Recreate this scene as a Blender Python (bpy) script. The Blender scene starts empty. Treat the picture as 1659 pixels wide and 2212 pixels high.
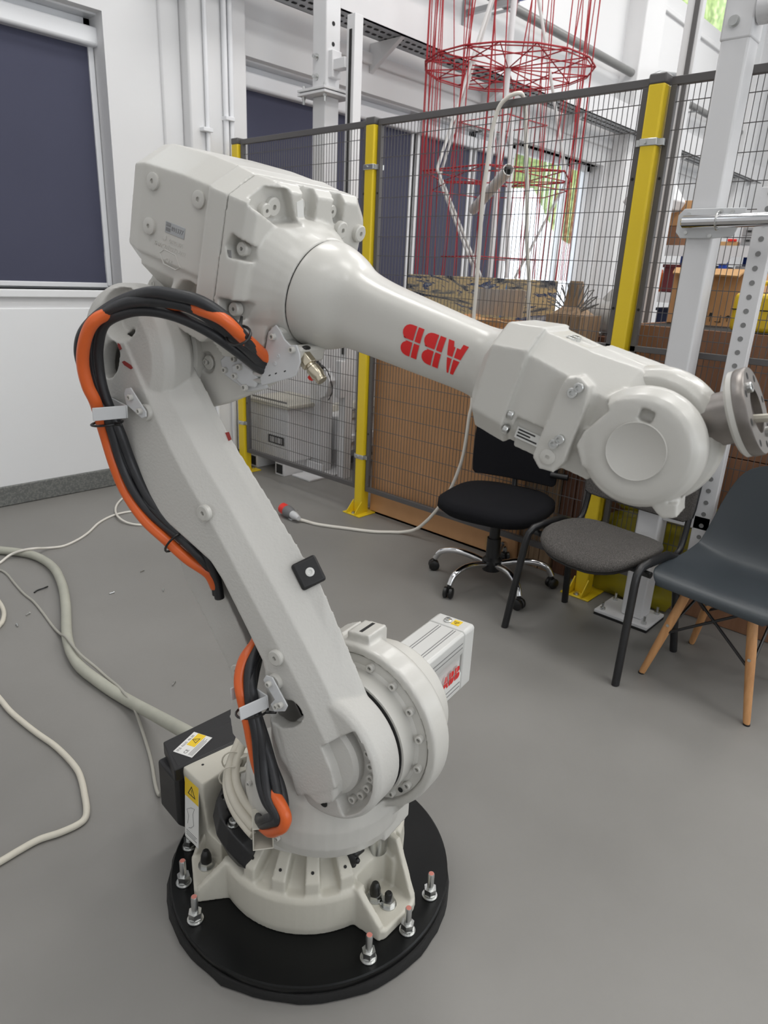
import bpy, bmesh, math, random
from mathutils import Matrix, Vector
random.seed(4)
R = math.radians
SC = bpy.context.scene
COL = SC.collection
# ---------------------------------------------------------------- camera
cam = bpy.data.cameras.new('camera'); camo = bpy.data.objects.new('camera', cam); COL.objects.link(camo)
cam.sensor_fit = 'HORIZONTAL'; cam.sensor_width = 36; cam.lens = 36*1485/1659
cam.clip_start = .05; cam.clip_end = 200
YAW, PIT, ROL = R(47.83), R(19.14), R(-2.693)
fw = Vector((math.sin(YAW)*math.cos(PIT), math.cos(YAW)*math.cos(PIT), -math.sin(PIT)))
rt = Vector((math.cos(YAW), -math.sin(YAW), 0)); dn = fw.cross(rt)
r2 = rt*math.cos(ROL)+dn*math.sin(ROL); d2 = -rt*math.sin(ROL)+dn*math.cos(ROL)
CM = Matrix.Identity(4)
for i, v in enumerate((r2, -d2, -fw)):
    for k in range(3): CM[k][i] = v[k]
CM.translation = (0, 0, 1.45)
camo.matrix_world = CM
cam.dof.use_dof = True; cam.dof.focus_distance = 1.75; cam.dof.aperture_fstop = 9
SC.camera = camo
# ---------------------------------------------------------------- world, area lights, exposure
W = bpy.data.worlds.new('daylight'); SC.world = W; W.use_nodes = True
bgn = W.node_tree.nodes['Background']; bgn.inputs[0].default_value = (.88, .92, .96, 1); bgn.inputs[1].default_value = 3.4
def area(name, loc, size, sy, power, rot=(0, 0, 0), col=(1, .985, .96)):
    l = bpy.data.lights.new(name, 'AREA'); l.shape = 'RECTANGLE'; l.size = size; l.size_y = sy; l.energy = power; l.color = col
    o = bpy.data.objects.new(name, l); COL.objects.link(o); o.location = loc; o.rotation_euler = rot; return o
for ix, lx in enumerate((-1.0, 2.6, 6.2, 9.8)):
    for iy, ly in enumerate((-3.2, -.4, 2.4)):
        area('overhead_fill', (lx, ly, 5.75), 1.8, 1.0, (35, 75, 85, 80)[ix])  # unseen fill lights added overhead to brighten the hall
for px, pw in ((-.25, 4.3), (6.25, 4.3), (12.6, 4.0)):                       # daylight portals in the window openings of the right-hand wall
    o = area('window_daylight_portal', (px, -6.15, 2.6), pw, 3.2, 1, (R(90), 0, 0)); o.data.cycles.is_portal = True
SC.view_settings.view_transform = 'Standard'; SC.view_settings.look = 'None'
SC.view_settings.gamma = 1; SC.view_settings.exposure = -0.27
try: SC.view_settings.use_curve_mapping = False
except Exception: pass
# ---------------------------------------------------------------- materials
def mat(name, col, rough=.5, metal=0, bump=0, bscale=40, var=0, vscale=6, col2=None, spec=.5, coat=0, trans=0, alpha=1, emit=0, bdist=.002):
    m = bpy.data.materials.new(name); m.use_nodes = True; nt = m.node_tree; b = nt.nodes['Principled BSDF']
    b.inputs['Base Color'].default_value = (*col, 1); b.inputs['Roughness'].default_value = rough; b.inputs['Metallic'].default_value = metal
    b.inputs['Specular IOR Level'].default_value = spec
    if coat: b.inputs['Coat Weight'].default_value = coat; b.inputs['Coat Roughness'].default_value = .15
    if trans: b.inputs['Transmission Weight'].default_value = trans
    b.inputs['Alpha'].default_value = alpha
    if emit: b.inputs['Emission Color'].default_value = (*col, 1); b.inputs['Emission Strength'].default_value = emit
    tc = nt.nodes.new('ShaderNodeTexCoord')
    if bump:
        n = nt.nodes.new('ShaderNodeTexNoise'); n.inputs['Scale'].default_value = bscale; n.inputs['Detail'].default_value = 3
        bp = nt.nodes.new('ShaderNodeBump'); bp.inputs['Strength'].default_value = bump; bp.inputs['Distance'].default_value = bdist
        nt.links.new(tc.outputs['Object'], n.inputs['Vector']); nt.links.new(n.outputs['Fac'], bp.inputs['Height']); nt.links.new(bp.outputs[0], b.inputs['Normal'])
    if var or col2:
        n = nt.nodes.new('ShaderNodeTexNoise'); n.inputs['Scale'].default_value = vscale; n.inputs['Detail'].default_value = 5
        mx = nt.nodes.new('ShaderNodeMix'); mx.data_type = 'RGBA'
        mx.inputs[6].default_value = (*[c*(1-var) for c in col], 1); mx.inputs[7].default_value = (*(col2 or [min(1, c*(1+var)) for c in col]), 1)
        nt.links.new(tc.outputs['Object'], n.inputs['Vector']); nt.links.new(n.outputs['Fac'], mx.inputs[0]); nt.links.new(mx.outputs[2], b.inputs['Base Color'])
    return m
def ramp_mat(name, stops, scale, rough=.6, tex='NOISE', detail=6, dist=0, mapscale=(1, 1, 1), metal=0, bump=0):
    m = bpy.data.materials.new(name); m.use_nodes = True; nt = m.node_tree; b = nt.nodes['Principled BSDF']
    b.inputs['Roughness'].default_value = rough; b.inputs['Metallic'].default_value = metal
    tc = nt.nodes.new('ShaderNodeTexCoord'); mp = nt.nodes.new('ShaderNodeMapping'); mp.inputs['Scale'].default_value = mapscale
    n = nt.nodes.new('ShaderNodeTexNoise' if tex == 'NOISE' else 'ShaderNodeTexVoronoi'); n.inputs['Scale'].default_value = scale
    if tex == 'NOISE': n.inputs['Detail'].default_value = detail; n.inputs['Distortion'].default_value = dist
    cr = nt.nodes.new('ShaderNodeValToRGB'); e = cr.color_ramp.elements
    while len(e) > 1: e.remove(e[-1])
    e[0].position = stops[0][0]; e[0].color = (*stops[0][1], 1)
    for p, c in stops[1:]: k = e.new(p); k.color = (*c, 1)
    nt.links.new(tc.outputs['Object'], mp.inputs[0]); nt.links.new(mp.outputs[0], n.inputs['Vector'])
    nt.links.new(n.outputs['Fac' if tex == 'NOISE' else 'Distance'], cr.inputs[0]); nt.links.new(cr.outputs[0], b.inputs['Base Color'])
    if bump:
        bp = nt.nodes.new('ShaderNodeBump'); bp.inputs['Strength'].default_value = bump; bp.inputs['Distance'].default_value = .003
        nt.links.new(n.outputs['Fac' if tex == 'NOISE' else 'Distance'], bp.inputs['Height']); nt.links.new(bp.outputs[0], b.inputs['Normal'])
    return m
M = {}
M['paint'] = mat('robot_paint', (.56, .55, .515), .36, bump=.12, bscale=220, coat=.25, var=.02, bdist=.001)
M['paintr'] = mat('robot_paint_rough', (.56, .55, .52), .42, bump=.35, bscale=170, var=.02, bdist=.002)
M['beige'] = mat('robot_paint_beige', (.55, .53, .46), .42, bump=.15, bscale=90, var=.03)
M['powder'] = mat('bracket_grey', (.60, .61, .62), .4)
M['motor'] = mat('motor_aluminium_paint', (.62, .62, .60), .35, bump=.05)
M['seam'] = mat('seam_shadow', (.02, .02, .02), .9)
M['steel'] = mat('zinc_steel', (.62, .63, .62), .28, 1, var=.1, vscale=30)
M['chrome'] = mat('chrome', (.75, .75, .76), .08, 1)
M['brass'] = mat('nickel_brass', (.62, .56, .44), .25, 1)
M['darkmetal'] = mat('machined_metal', (.26, .24, .225), .38, 1, var=.15, vscale=60)
M['black'] = mat('black_plastic', (.012, .012, .013), .45, bump=.1, bscale=200)
M['blackcap'] = mat('black_cap', (.01, .01, .01), .35)
M['rubber'] = mat('black_cable_jacket', (.022, .023, .026), .42, bump=.15, bscale=120)
M['orange'] = mat('orange_cable_jacket', (.72, .13, .025), .33, var=.05)
M['red'] = mat('logo_red', (.66, .012, .012), .4)
M['redmark'] = mat('red_primer', (.30, .03, .025), .6)
M['yellow'] = mat('post_yellow', (.80, .58, .02), .35, bump=.05, bscale=120)
M['label_y'] = mat('label_yellow', (.80, .55, .02), .4)
M['label_w'] = mat('label_white', (.72, .72, .70), .5)
M['ink'] = mat('label_ink', (.02, .02, .02), .6)
M['inkg'] = mat('label_ink_grey', (.22, .22, .22), .6)
M['fence'] = mat('fence_grey', (.105, .10, .10), .42)
M['white'] = mat('white_steel', (.70, .70, .71), .4, bump=.05, bscale=100)
M['wall'] = mat('wall_plaster', (.74, .74, .745), .85, bump=.12, bscale=30, var=.02, vscale=2, spec=.2)
M['sill'] = mat('wall_paint_gloss', (.78, .79, .80), .5)
M['frame'] = mat('window_frame_white', (.80, .81, .83), .3)
M['blind'] = mat('blind_fabric', (.072, .075, .115), .85, bump=.25, bscale=350, var=.06, vscale=3, spec=.25)
M['glass'] = mat('glass', (.95, .97, 1), .02, trans=1)
M['pipe'] = mat('grey_pipe', (.20, .20, .195), .4, var=.1)
M['plate'] = mat('black_round_plate', (.005, .0055, .0055), .30, bump=.06, bscale=60, var=.4, vscale=4, spec=.25)
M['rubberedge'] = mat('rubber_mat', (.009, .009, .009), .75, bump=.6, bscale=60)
M['copper'] = mat('stud_red_end', (.55, .20, .16), .6)
M['fabric_black'] = mat('black_fabric', (.010, .010, .012), .95, bump=.4, bscale=300, spec=.15)
M['fabric_grey'] = ramp_mat('grey_tweed', [(.3, (.035, .032, .030)), (.55, (.078, .072, .067)), (.75, (.14, .13, .12))], 260, .95, bump=.4)
M['blkpaint'] = mat('black_painted_tube', (.010, .010, .011), .38, bump=.08, bscale=200)
M['shell'] = mat('grey_blue_shell', (.034, .042, .049), .42, bump=.12, bscale=300, var=.03)
M['wood'] = ramp_mat('beech', [(.3, (.42, .20, .075)), (.6, (.56, .29, .12)), (.8, (.48, .235, .09))], 6, .5, mapscale=(8, 8, .8))
M['card'] = ramp_mat('cardboard', [(.3, (.52, .28, .125)), (.7, (.60, .33, .16))], 5, .8)
M['cardin'] = mat('cardboard_light', (.52, .30, .13), .8, var=.05)
M['darkwood'] = ramp_mat('dark_plywood', [(.3, (.10, .040, .022)), (.6, (.15, .065, .036)), (.8, (.12, .05, .028))], 7, .6, mapscale=(9, 9, .7))
M['plywood'] = ramp_mat('plywood', [(.3, (.24, .115, .06)), (.7, (.31, .155, .085))], 5, .65, mapscale=(6, 6, .7))
M['oldwood'] = ramp_mat('old_wood', [(.3, (.20, .125, .07)), (.6, (.34, .23, .14)), (.8, (.26, .165, .1))], 8, .75, mapscale=(9, 9, .8), bump=.3)
M['bag'] = mat('yellow_film', (.50, .42, .03), .22, trans=.35, bump=.8, bscale=25, var=.2, vscale=9)
M['film'] = mat('clear_wrap', (.55, .55, .54), .15, trans=.3, bump=.9, bscale=22, var=.3, vscale=8)
M['redcord'] = mat('red_cord', (.36, .012, .02), .6)
M['whiterope'] = mat('white_rope', (.68, .68, .67), .7, bump=.5, bscale=150)
M['cordw'] = mat('white_cable_jacket', (.70, .67, .61), .45)
M['cordb'] = mat('beige_cable_jacket', (.58, .55, .47), .5, var=.1, vscale=14)
M['cordg'] = mat('grey_cable_jacket', (.40, .40, .34), .55, var=.18, vscale=12, bump=.3, bscale=40)
M['thin'] = mat('thin_grey_cable', (.36, .35, .31), .5)
M['plugred'] = mat('plug_red', (.75, .03, .02), .35)
M['pluggrey'] = mat('plug_grey', (.16, .16, .165), .5)
M['blue'] = mat('rack_blue', (.015, .07, .42), .4)
M['navy'] = mat('bin_navy', (.012, .018, .045), .5)
M['orangep'] = mat('machine_orange', (.78, .16, .02), .4)
M['metalg'] = mat('galvanised', (.42, .43, .44), .4, .7, var=.15)
M['brownpipe'] = mat('tin_grey', (.3, .3, .3), .4)
M['leafg'] = ramp_mat('leaf_green', [(.35, (.16, .26, .05)), (.55, (.42, .55, .16)), (.7, (.75, .85, .45))], 9, .7)
M['leafdry'] = ramp_mat('dry_hedge', [(.35, (.35, .27, .16)), (.6, (.75, .66, .45))], 12, .8)
M['paving'] = mat('outdoor_paving', (.55, .55, .52), .8, var=.1)
# floor: grey coated screed with specks and faint wear
fm = bpy.data.materials.new('floor_coating'); fm.use_nodes = True; nt = fm.node_tree; b = nt.nodes['Principled BSDF']
tc = nt.nodes.new('ShaderNodeTexCoord')
n1 = nt.nodes.new('ShaderNodeTexNoise'); n1.inputs['Scale'].default_value = 1.3; n1.inputs['Detail'].default_value = 7
n2 = nt.nodes.new('ShaderNodeTexNoise'); n2.inputs['Scale'].default_value = 55; n2.inputs['Detail'].default_value = 2
n3 = nt.nodes.new('ShaderNodeTexVoronoi'); n3.inputs['Scale'].default_value = 3.1
cr = nt.nodes.new('ShaderNodeValToRGB'); cr.color_ramp.elements[0].position = .3; cr.color_ramp.elements[0].color = (.200, .194, .182, 1)
cr.color_ramp.elements[1].position = .72; cr.color_ramp.elements[1].color = (.240, .233, .220, 1)
c3 = nt.nodes.new('ShaderNodeValToRGB'); c3.color_ramp.elements[0].position = .012; c3.color_ramp.elements[0].color = (.35, .35, .35, 1)
c3.color_ramp.elements[1].position = .02; c3.color_ramp.elements[1].color = (1, 1, 1, 1)
mu = nt.nodes.new('ShaderNodeMix'); mu.data_type = 'RGBA'; mu.blend_type = 'MULTIPLY'; mu.inputs[0].default_value = 1
rr = nt.nodes.new('ShaderNodeMapRange'); rr.inputs[3].default_value = .38; rr.inputs[4].default_value = .58
bp = nt.nodes.new('ShaderNodeBump'); bp.inputs['Strength'].default_value = .12; bp.inputs['Distance'].default_value = .002
for n in (n1, n2, n3): nt.links.new(tc.outputs['Object'], n.inputs['Vector'])
nt.links.new(n1.outputs['Fac'], cr.inputs[0]); nt.links.new(n3.outputs['Distance'], c3.inputs[0])
nt.links.new(cr.outputs[0], mu.inputs[6]); nt.links.new(c3.outputs[0], mu.inputs[7]); nt.links.new(mu.outputs[2], b.inputs['Base Color'])
nt.links.new(n1.outputs['Fac'], rr.inputs[0]); nt.links.new(rr.outputs[0], b.inputs['Roughness'])
nt.links.new(n2.outputs['Fac'], bp.inputs['Height']); nt.links.new(bp.outputs[0], b.inputs['Normal'])
M['floor'] = fm
M['terrazzo'] = ramp_mat('terrazzo_skirting', [(.0, (.10, .105, .10)), (.50, (.13, .135, .13)), (.60, (.21, .215, .20)), (.66, (.14, .145, .135))], 85, .55)
# ---------------------------------------------------------------- mesh helpers
I4 = Matrix.Identity(4)
FR = {}
def frame(o, x, y, z):
    m = Matrix.Identity(4)
    for i, v in enumerate((x, y, z)):
        for k in range(3): m[k][i] = v[k]
    m.translation = o; return m
def tr(x, y, z): return Matrix.Translation((x, y, z))
def rot(a, ax): return Matrix.Rotation(R(a), 4, ax)
def along(p0, p1):
    """frame at p0 whose Z axis runs towards p1"""
    p0 = Vector(p0); z = (Vector(p1)-p0).normalized()
    x = Vector((0, 0, 1)).cross(z)
    if x.length < 1e-4: x = Vector((1, 0, 0))
    x.normalize(); return frame(p0, x, z.cross(x), z)
def spline(pts, n=8):
    P = [Vector(p) for p in pts]; out = []
    for i in range(len(P)-1):
        a, b_, c, d = P[max(i-1, 0)], P[i], P[i+1], P[min(i+2, len(P)-1)]
        for k in range(n):
            t = k/n
            out.append(.5*((2*b_)+(c-a)*t+(2*a-5*b_+4*c-d)*t*t+(3*b_-a-3*c+d)*t**3))
    out.append(P[-1]); return out
class G:
    def __init__(s): s.bm = bmesh.new()
    def v(s, co, m): return s.bm.verts.new(m @ Vector(co))
    def face(s, vs):
        try: return s.bm.faces.new(vs)
        except ValueError: return None
    def box(s, x0, x1, y0, y1, z0, z1, m=I4):
        c = [s.v((x, y, z), m) for z in (z0, z1) for x, y in ((x0, y0), (x1, y0), (x1, y1), (x0, y1))]
        for f in ((3, 2, 1, 0), (4, 5, 6, 7), (0, 1, 5, 4), (1, 2, 6, 5), (2, 3, 7, 6), (3, 0, 4, 7)): s.face([c[i] for i in f])
        return s
    def rings(s, rings, cap=True, closed=False):
        vr = [[s.bm.verts.new(p) for p in r] for r in rings]; n = len(vr[0])
        for a, b_ in list(zip(vr, vr[1:]))+([(vr[-1], vr[0])] if closed else []):
            for i in range(n): s.face((a[i], a[(i+1) % n], b_[(i+1) % n], b_[i]))
        if cap and not closed: s.face(vr[0][::-1]); s.face(vr[-1])
        return s
    def lathe(s, prof, m=I4, n=24, a0=0, a1=360):
        """profile of (radius, height) turned about Z of m; radius 0 closes"""
        full = abs(a1-a0) >= 360; k = n if full else n+1
        A = [R(a0+(a1-a0)*i/n) for i in range(k)]; prev = None
        for r, h in prof:
            cur = [s.v((0, 0, h), m)] if r <= 1e-6 else [s.v((r*math.cos(a), r*math.sin(a), h), m) for a in A]
            if prev:
                for i in range(n):
                    j = (i+1) % k
                    if len(prev) == 1 and len(cur) == 1: continue
                    if len(prev) == 1: s.face((prev[0], cur[j], cur[i])) if False else s.face((prev[0], cur[i], cur[j]))
                    elif len(cur) == 1: s.face((prev[i], prev[j], cur[0]))
                    else: s.face((prev[i], prev[j], cur[j], cur[i]))
            prev = cur
        return s
    def cyl(s, p0, p1, r, r2=None, n=20, m=I4):
        f = m @ along(p0, p1); h = (Vector(p1)-Vector(p0)).length; r2 = r if r2 is None else r2
        return s.lathe([(0, 0), (r, 0), (r2, h), (0, h)], f, n)
    def prism(s, poly, z0, z1, m=I4):
        return s.rings([[m @ Vector((x, y, z)) for x, y in poly] for z in (z0, z1)])
    def tube(s, pts, r, n=10, closed=False, cap=True, m=I4, flat=1):
        P = [m @ Vector(p) for p in pts]; rings = []; up = None; N = len(P)
        for i in range(N):
            t = (P[(i+1) % N]-P[i-1]) if closed else (P[min(i+1, N-1)]-P[max(i-1, 0)])
            if t.length < 1e-9: t = Vector((0, 0, 1))
            t.normalize()
            if up is None:
                up = Vector((0, 0, 1)) if abs(t.z) < .9 else Vector((1, 0, 0))
            x = up-t*up.dot(t); x.normalize(); up = x; y = t.cross(x)
            rr_ = r[i] if isinstance(r, (list, tuple)) else r
            rings.append([P[i]+x*rr_*math.cos(2*math.pi*k/n)*flat+y*rr_*math.sin(2*math.pi*k/n) for k in range(n)])
        return s.rings(rings, cap, closed)
    def ball(s, c, r, m=I4, sc=(1, 1, 1), u=16, v=10):
        return s.lathe([(r*math.sin(math.pi*i/v) if 0 < i < v else 0, -r*math.cos(math.pi*i/v)) for i in range(v+1)], m @ Matrix.Translation(c) @ Matrix.Diagonal((*sc, 1)), u)
    def mesh(s, name, sharp=38, smooth=True):
        bmesh.ops.recalc_face_normals(s.bm, faces=s.bm.faces)
        me = bpy.data.meshes.new(name); s.bm.to_mesh(me); s.bm.free()
        if smooth:
            for p in me.polygons: p.use_smooth = True
            if sharp: me.set_sharp_from_angle(angle=R(sharp))
        return me
def obj(name, me, material, parent=None, m=I4, bevel=0, seg=2, sharp=38):
    """link a mesh (or G) as one object; m is the world frame its coordinates are written in"""
    if isinstance(me, G): me = me.mesh(name, sharp)
    o = bpy.data.objects.new(name, me); COL.objects.link(o); FR[o.name] = m.copy()
    if material and not me.materials: me.materials.append(material)
    if parent: o.parent = parent; o.matrix_basis = FR[parent.name].inverted() @ m
    else: o.matrix_basis = m
    if bevel:
        bv = o.modifiers.new('bevel', 'BEVEL'); bv.width = bevel; bv.segments = seg; bv.limit_method = 'ANGLE'; bv.angle_limit = R(40); bv.harden_normals = False
    return o
def thing(name, label, cat, m=I4, group=None):
    o = bpy.data.objects.new(name, None); COL.objects.link(o); o.empty_display_size = .1; FR[o.name] = m.copy(); o.matrix_basis = m
    return tag(o, label, cat, group)
def tag(o, label, cat, group=None):
    o['label'] = label; o['category'] = cat
    if group: o['group'] = group
    return o
def struct(name, g, material, m=I4, parent=None, bevel=0):
    o = obj(name, g, material, parent, m, bevel)
    if not parent: o['kind'] = 'structure'
    return o
def stuff(o): o['kind'] = 'stuff'; return o
def again(src, parent, m, name=None):
    """another copy of a part (sharing its mesh) under parent at world frame m, with its own children"""
    c = src.copy(); COL.objects.link(c); c.parent = parent; FR[c.name] = m.copy()
    c.matrix_basis = (FR[parent.name].inverted() @ m) if parent else m
    for ch in src.children:
        again(ch, c, m @ FR[src.name].inverted() @ FR[ch.name])
    return c
def baked(o):
    dg = bpy.context.evaluated_depsgraph_get(); me = bpy.data.meshes.new_from_object(o.evaluated_get(dg))
    return me
def tmp(me): o = bpy.data.objects.new('tmp', me); COL.objects.link(o); return o
def cast(pieces, cutters=None, voxel=.005, smooth=4, sharp=None):
    """weld overlapping solids into one cast body, cut pockets and holes, and round the edges"""
    bmesh.ops.triangulate(pieces.bm, faces=[f for f in pieces.bm.faces if len(f.verts) > 4])
    o = tmp(pieces.mesh('tmp', None, False))
    if not cutters:
        md = o.modifiers.new('r', 'REMESH'); md.mode = 'VOXEL'; md.voxel_size = voxel
        me = baked(o); o.modifiers.clear(); o.data = me
    else:
        bmesh.ops.triangulate(cutters.bm, faces=[f for f in cutters.bm.faces if len(f.verts) > 4])
        c = tmp(cutters.mesh('tmp', None, False))
        md = o.modifiers.new('b', 'BOOLEAN'); md.operation = 'DIFFERENCE'; md.object = c; md.solver = 'EXACT'; md.use_self = True
        me = baked(o); o.modifiers.clear(); o.data = me
        md = o.modifiers.new('r', 'REMESH'); md.mode = 'VOXEL'; md.voxel_size = voxel*.85
        me = baked(o); o.modifiers.clear(); o.data = me; bpy.data.objects.remove(c)
    md = o.modifiers.new('s', 'SMOOTH'); md.factor = .5; md.iterations = smooth
    me = baked(o); bpy.data.objects.remove(o)
    for p in me.polygons: p.use_smooth = True
    return me
def text(s, size, m, material, parent, name='lettering', depth=.0006, res=2, align='LEFT'):
    c = bpy.data.curves.new('txt', 'FONT'); c.body = s; c.size = size; c.extrude = depth; c.resolution_u = res; c.align_x = align
    o = tmp(c); me = baked(o); bpy.data.objects.remove(o)
    return obj(name, me, material, parent, m)
def boxo(name, x0, x1, y0, y1, z0, z1, material, parent=None, m=I4, bevel=.002):
    return obj(name, G().box(x0, x1, y0, y1, z0, z1), material, parent, m, bevel)
def capscrew(r=.008, h=.009):
    return G().lathe([(0, h*.35), (r*.52, h*.35), (r*.52, h), (r*.9, h), (r, h*.88), (r, 0), (0, 0)], I4, 14).mesh('bolt', 30)
def bossmesh(r=.017, h=.018):
    return G().lathe([(0, h*.5), (r*.28, h*.5), (r*.28, h), (r*.85, h), (r, h*.82), (r, 0), (0, 0)], I4, 20).mesh('boss', 30)
def hexnut(r, h, m=I4, g=None):
    g = g or G(); g.prism([(r*math.cos(R(60*k)), r*math.sin(R(60*k))) for k in range(6)], 0, h, m); return g
# ================================================================ the setting
WY = 4.39
struct('floor', G().box(-4, 15, -6, 4.9, -.2, 0), M['floor'])
struct('ceiling', G().box(-4, 15, -6, 4.9, 6.2, 6.4), M['wall'])
# window wall: bays of wall between the reveals (openings x0, x1, z0, z1)
OPEN = [(.35, 2.25, 1.27, 2.79), (3.21, 8.5, .9, 2.79)]
g = G()
xs = -4
for x0, x1, z0, z1 in OPEN:
    g.box(xs, x0, WY, WY+.32, 0, 4.86); g.box(x0, x1, WY, WY+.32, 0, z0); g.box(x0, x1, WY, WY+.32, z1, 4.86); xs = x1
g.box(xs, 15, WY, WY+.32, 0, 4.86)
for x0, x1 in ((-4, -2), (1.5, 4.2), (7.6, 9.4), (13.6, 15)): g.box(x0, x1, WY, WY+.32, 4.86, 6.2)
struct('wall_back', g, M['wall'])
g = G()                                                   # clerestory glazing above the far bays
for x0, x1 in ((-2, 1.5), (4.2, 7.6), (9.4, 13.6)): g.box(x0, x1, WY+.2, WY+.212, 4.86, 6.2)
cl = struct('window_6', g, M['glass'])
for x0, x1 in ((-2, 1.5), (4.2, 7.6), (9.4, 13.6)):
    k = 0
    while x0+k <= x1+.01:
        obj('mullion', G().box(x0+k-.03, x0+k+.03, WY+.15, WY+.25, 4.86, 6.2), M['frame'], cl); k += (x1-x0)/3
struct('wall_end', G().box(14.2, 14.5, -6, 4.9, 0, 6.2), M['wall'])
struct('wall_right', G().box(-4, 15, -6.3, -6, 0, 1.0).box(-4, 15, -6.3, -6, 4.2, 6.2).box(-4, -2.5, -6.3, -6, 1, 4.2).box(2, 4, -6.3, -6, 1, 4.2).box(8.5, 10.5, -6.3, -6, 1, 4.2), M['wall'])
struct('wall_left', G().box(-4.3, -4, -6.3, 4.9, 0, 6.2), M['wall'])
struct('trim_1', G().box(2.74, 3.18, WY-.10, WY+.02, 0, 6.2).box(2.60, 2.74, WY-.02, WY+.02, 1.16, 6.2), M['wall'], bevel=.012)     # pilaster between the windows
struct('trim_2', G().box(8.6, 9.1, WY-.22, WY+.02, 0, 6.2), M['wall'], bevel=.012)
struct('trim_3', G().box(12.6, 13.1, WY-.22, WY+.02, 0, 6.2), M['wall'], bevel=.012)
struct('trim_4', G().box(-4, 2.6, WY-.018, WY+.02, .02, 1.165).box(.2, 2.32, WY-.03, WY+.3, 1.225, 1.27), M['sill'], bevel=.006)
struct('trim_5', G().box(4.0, 8.6, WY-.035, WY+.02, 2.98, 3.06).box(9.1, 12.6, WY-.035, WY+.02, 2.98, 3.06).box(9.1, 12.6, WY-.04, WY+.02, 4.62, 4.68), M['wall'], bevel=.01)
struct('baseboard_back', G().box(-4, 2.745, WY-.03, WY+.02, 0, .125).box(2.73, 3.19, WY-.13, WY, 0, .125).box(3.19, 15, WY-.03, WY+.02, 0, .125), M['terrazzo'], bevel=.008)
def window(n, x0, x1, z0, z1, blind=True, left=.06, right=.06, dep=.16):
    y = WY+dep
    w = struct('window_%d' % n, G().box(x0, x0+left, y, y+.07, z0, z1).box(x1-right, x1, y, y+.07, z0, z1).box(x0, x1, y, y+.07, z0, z0+.06).box(x0, x1, y, y+.07, z1-.07, z1).box(x0-.03, x1+.03, y-.09, y+.09, z1, z1+.03).box(x0-.03, x0, y, y+.07, z0, z1).box(x1, x1+.03, y, y+.07, z0, z1), M['frame'], bevel=.004)
    obj('glass_pane', G().box(x0+left, x1-right, y+.03, y+.036, z0+.06, z1-.07), M['glass'], w)
    if blind:
        obj('blind', G().box(x0+left*.9, x1-right*.9, y-.022, y-.018, z0+.03, z1-.12), M['blind'], w)
        obj('blind_cassette', G().box(x0+.01, x1-.01, y-.085, y, z1-.155, z1-.055), M['frame'], w, bevel=.018, seg=3)
        obj('bottom_bar', G().box(x0+left*.8, x1-right*.8, y-.03, y-.008, z0+.01, z0+.04), M['frame'], w, bevel=.004)
        obj('blind_edge_rail', G().box(x1-right*.95, x1-right*.4, y-.035, y-.002, z0+.02, z1-.1).box(x0+left*.4, x0+left*.95, y-.035, y-.002, z0+.02, z1-.1), M['frame'], w, bevel=.004)
    return w
w1 = window(1, .35, 2.27, 1.27, 2.78)
obj('window_handle', G().box(2.212, 2.228, WY+.13, WY+.16, 1.36, 1.50), M['frame'], w1, bevel=.005)
window(2, 3.21, 4.05, .9, 2.78); window(3, 4.05, 5.18, .9, 2.78); window(4, 5.18, 6.05, .9, 2.78)
window(5, 6.05, 6.72, .9, 2.78)
w7 = window(7, 6.72, 8.5, .9, 2.79, False, .1, .1)
obj('window_post', G().box(7.93, 8.0, WY+.16, WY+.23, .9, 2.79), M['frame'], w7, bevel=.004)
for k in range(6):
    obj('vertical_louvre', G().box(-.045, .045, -.0015, .0015, 1.0, 2.70), M['frame'], w7, tr(7.28+.105*k, WY+.10, 0) @ rot(38, 'Z'))
# ground, hedge and trees outside the glass
struct('trim_6', G().box(-10, 40, 4.95, 30, -.3, -.05), M['paving'])
def crown(name, loc, sc, material, label, seed):
    rnd = random.Random(seed); bm = bmesh.new(); bmesh.ops.create_icosphere(bm, subdivisions=4, radius=1)
    for v in bm.verts:
        k = 1+.16*math.sin(7*v.co.x+seed)*math.cos(6*v.co.y)+rnd.uniform(-.13, .13); v.co = Vector((v.co.x*sc[0], v.co.y*sc[1], v.co.z*sc[2]))*k
    gg = G(); gg.bm.free(); gg.bm = bm
    t = thing(name, label, 'tree' if 'tree' in name else 'hedge', tr(loc[0], loc[1], -.05))
    obj('foliage', gg, material, t, tr(*loc))
    obj('trunk', G().cyl((loc[0], loc[1], -.05), (loc[0], loc[1], loc[2]), .16, .1), M['oldwood'], t)
crown('leafy_tree', (17.6, 9.4, 6.6), (4.6, 2.4, 3.4), M['leafg'], 'leafy green tree outside the high window at the upper right', 3)
crown('dry_hedge', (9.0, 7.2, 1.0), (1.0, .7, 1.6), M['leafdry'], 'pale dry hedge seen through the bright uncovered window', 5)
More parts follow.
